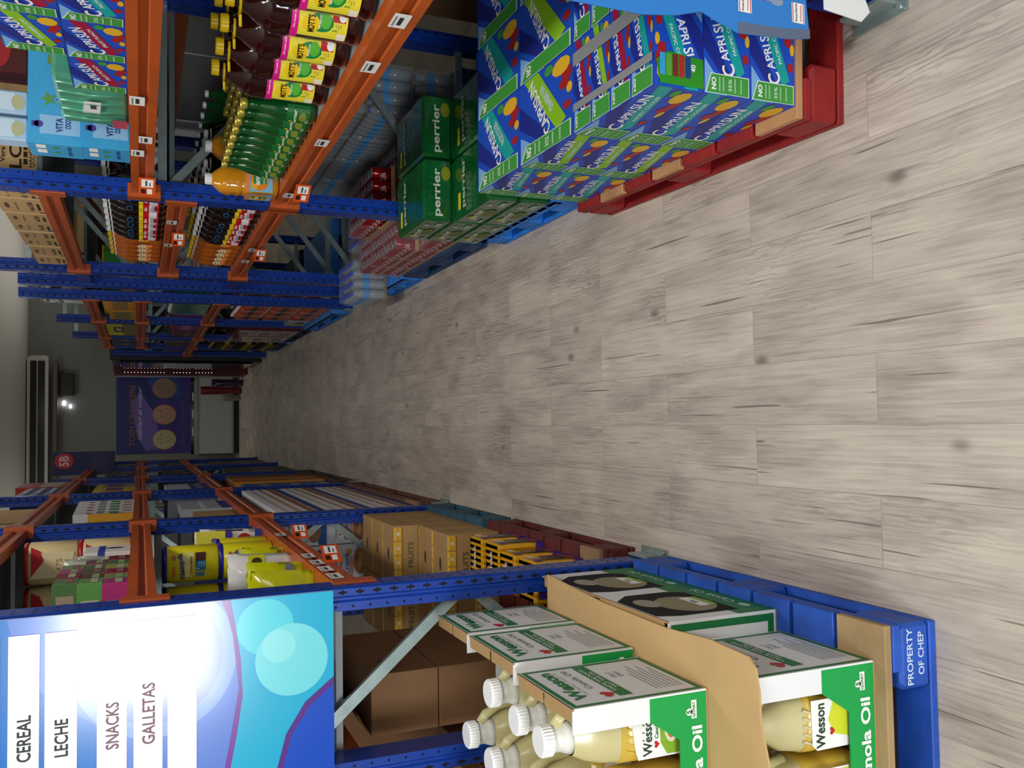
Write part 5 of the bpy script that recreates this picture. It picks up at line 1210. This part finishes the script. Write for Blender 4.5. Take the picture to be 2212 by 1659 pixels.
for i in range(28):
    if i in (6, 13, 14): continue
    p.box(.02, -.006, .55+.047*i, .028, -.0005, .558+.047*i, LED)
o = p.build('light_strip', t); o['kind'] = 'stuff'
MB().box(-.02, .56, 0, .0, .60, 1.95, ALU).build('silver_edge', t)
for i, (x, y, c) in enumerate(((.62, 15.62, '#7a1c1c'), (.74, 15.40, '#3a2c4c'), (.50, 15.86, '#8f8a86'))):
    bag('%s snack bag on the floor rack against the freezer' % ['red', 'dark violet', 'silver'][i], x, y, .004, .14, .10, (.66, .5, .3)[i], mat('bag_film_%d' % i, c, .25, coat=.3), seed=50+i, rotz=R(20*i))
t = thing('chest_freezer', 'white chest freezer with aluminium edges below the cookie poster', 'freezer', (-.46, 16.05, 0))
FW2 = mat('freezer_white', '#b9c2be', .4)
MB().box(0, 0, .10, 1.40, .90, .70, FW2, .01).build('body', t); MB().box(0, .01, 0, 1.40, .9, .0995, BLACK).build('plinth', t)
MB().box(-.005, -.012, .685, 1.405, -.0005, .745, ALU).build('top_trim', t); MB().box(-.005, -.012, .095, 1.405, -.0005, .125, ALU).build('bottom_trim', t)
MB().box(0, .0, .7005, 1.40, .9, .80, GLS, .004).build('glass_lid', t)
q = MB(); 
for i in range(3): q.box(.32+.30*i, -.008, .755, .46+.30*i, -.001, .775, WHITEC)
q.build('price_strips', t)
t = thing('cookie_poster', 'purple and blue poster with three round cookies on the end wall', 'poster', (-.46, 16.985, .80)); MB().box(0, 0, 0, 1.42, .012, 1.19, ink('#232a6e', .35)).build('panel', t)
p = MB(); fr = fY(0, 0, 0)
for (pts, c) in (([(0, 0), (1.42, 0), (1.42, .35), (.9, .55), (.4, .5), (0, .62)], '#3a2f86'), ([(.1, .45), (.7, .55), (1.1, .8), (.9, .95), (.3, .85), (.05, .7)], '#6a5aa8'), ([(1.0, .1), (1.42, .2), (1.42, .7), (1.1, .6)], '#1f4f94')): p.poly(fr, pts, ink(c, .35), .0008+.0006*len(c)*0+{'#3a2f86': 0, '#6a5aa8': .0006, '#1f4f94': .0012}[c])
for i, u in enumerate((.25, .70, 1.17)):
    p.ell(fr, u, .40, .185, .205, ink('#9a5a3c'), .0026, n=28); p.ell(fr, u, .40, .172, .192, ink(('#b9b48c', '#b99478', '#8f7a6a')[i]), .0032, n=28)
    for k in range(7): p.ell(fr, u+rnd.uniform(-.1, .1), .40+rnd.uniform(-.12, .12), .014, .01, ink('#6a4a3a'), .0040+.0001*k, n=8)
p.text(fr, 'TOSH CRACKERS', .68, .93, .10, ink('#8c5a48'), w=1.1, d=.004); p.text(fr, 'calidad al mejor', .72, .80, .085, ink('#b9b4dc'), w=.95, d=.004, slant=.35)
p.text(fr, 'VAINILLA', .26, .10, .04, ink('#5a5aa0'), d=.004); p.text(fr, 'CHOCOLATE', .74, .10, .04, ink('#5a5aa0'), d=.004); p.build('print', t)
t = thing('air_curtain', 'long white air curtain unit with black slots high on the end wall', 'air conditioner', (-2.4, 16.74, 3.04)); A = mat('unit_white', '#c9c6bd', .45)
b = MB()
pts = [(0, 0), (3.64, 0), (3.66, .04), (3.66, .26), (3.62, .32), (0, .32)]
b.prism(pts, 'y', .0, .255, A); b.build('housing', t)
MB().box(.05, -.012, .05, 3.57, -.0005, .155, BLACK).box(.05, -.012, .175, 3.57, -.0005, .27, BLACK).build('slots', t)
tag(MB().box(-2.4, 16.70, 2.90, 1.15, 16.995, 2.97, mat('wall_pipe_cover', '#6a5f5a', .7), .02).build('pipe_cover'), 'dull brownish conduit cover running under the air curtain', 'conduit')
t = thing('wall_speaker', 'black box speaker on the end wall below the air curtain', 'speaker', (.56, 16.80, 2.66)); MB().box(.02, 0, 0, .40, .194, .20, BLACK, .006).build('cabinet', t); MB().box(0, .05, .17, .05, .19, .235, BLACK).build('bracket', t); MB().box(.37, .05, .17, .44, .19, .235, BLACK).build('bracket', t)
EM = mat('lamp_glow', '#f4f2ff', .5, emit=9)
for i, (x, z, s_) in enumerate(((.455, 2.815, 1), (.40, 2.715, .8))):
    t = thing('wall_lamp', 'small bright oval lamp on the end wall, %s one' % ['larger upper', 'smaller lower'][i], 'lamp', (x, 16.97, z), 0, 'small oval wall lamps')
    b = MB(); b.lathe([(.001, -.028*s_), (.03*s_, -.02*s_), (.04*s_, 0), (.03*s_, .02*s_), (.001, .028*s_)], EM, 14, sx=1.1, sy=.5); b.build('bulb', t); MB().box(-.02, .012, -.015, .02, .028, .015, ALU).build('base', t)
t = thing('aisle_marker', 'navy hanging panel with a red disc reading 5B', 'sign', (-.53, 11.29, 2.22)); MB().box(0, 0, -.35, .27, .006, .30, ink('#16245c', .4)).build('panel', t)
p = MB(); fr = fY(0, 0, 0); p.ell(fr, .165, .185, .09, .098, ink('#c8303c'), .001, n=28); p.text(fr, '5B', .165, .185, .10, ink('#e8c8cc'), w=.12, d=.002, bold=.03); p.build('print', t)

# a thing that is one mesh needs no Empty above it
for o in list(C.objects):
    if o.type == 'EMPTY' and o.parent is None and 'category' in o and len(o.children) == 1 and not o.children[0].children:
        c = o.children[0]; c.parent = None; c.location = o.location; c.rotation_euler = o.rotation_euler
        for k_ in ('label', 'category', 'group'):
            if k_ in o: c[k_] = o[k_]
        n_ = o.name; bpy.data.objects.remove(o); c.name = n_
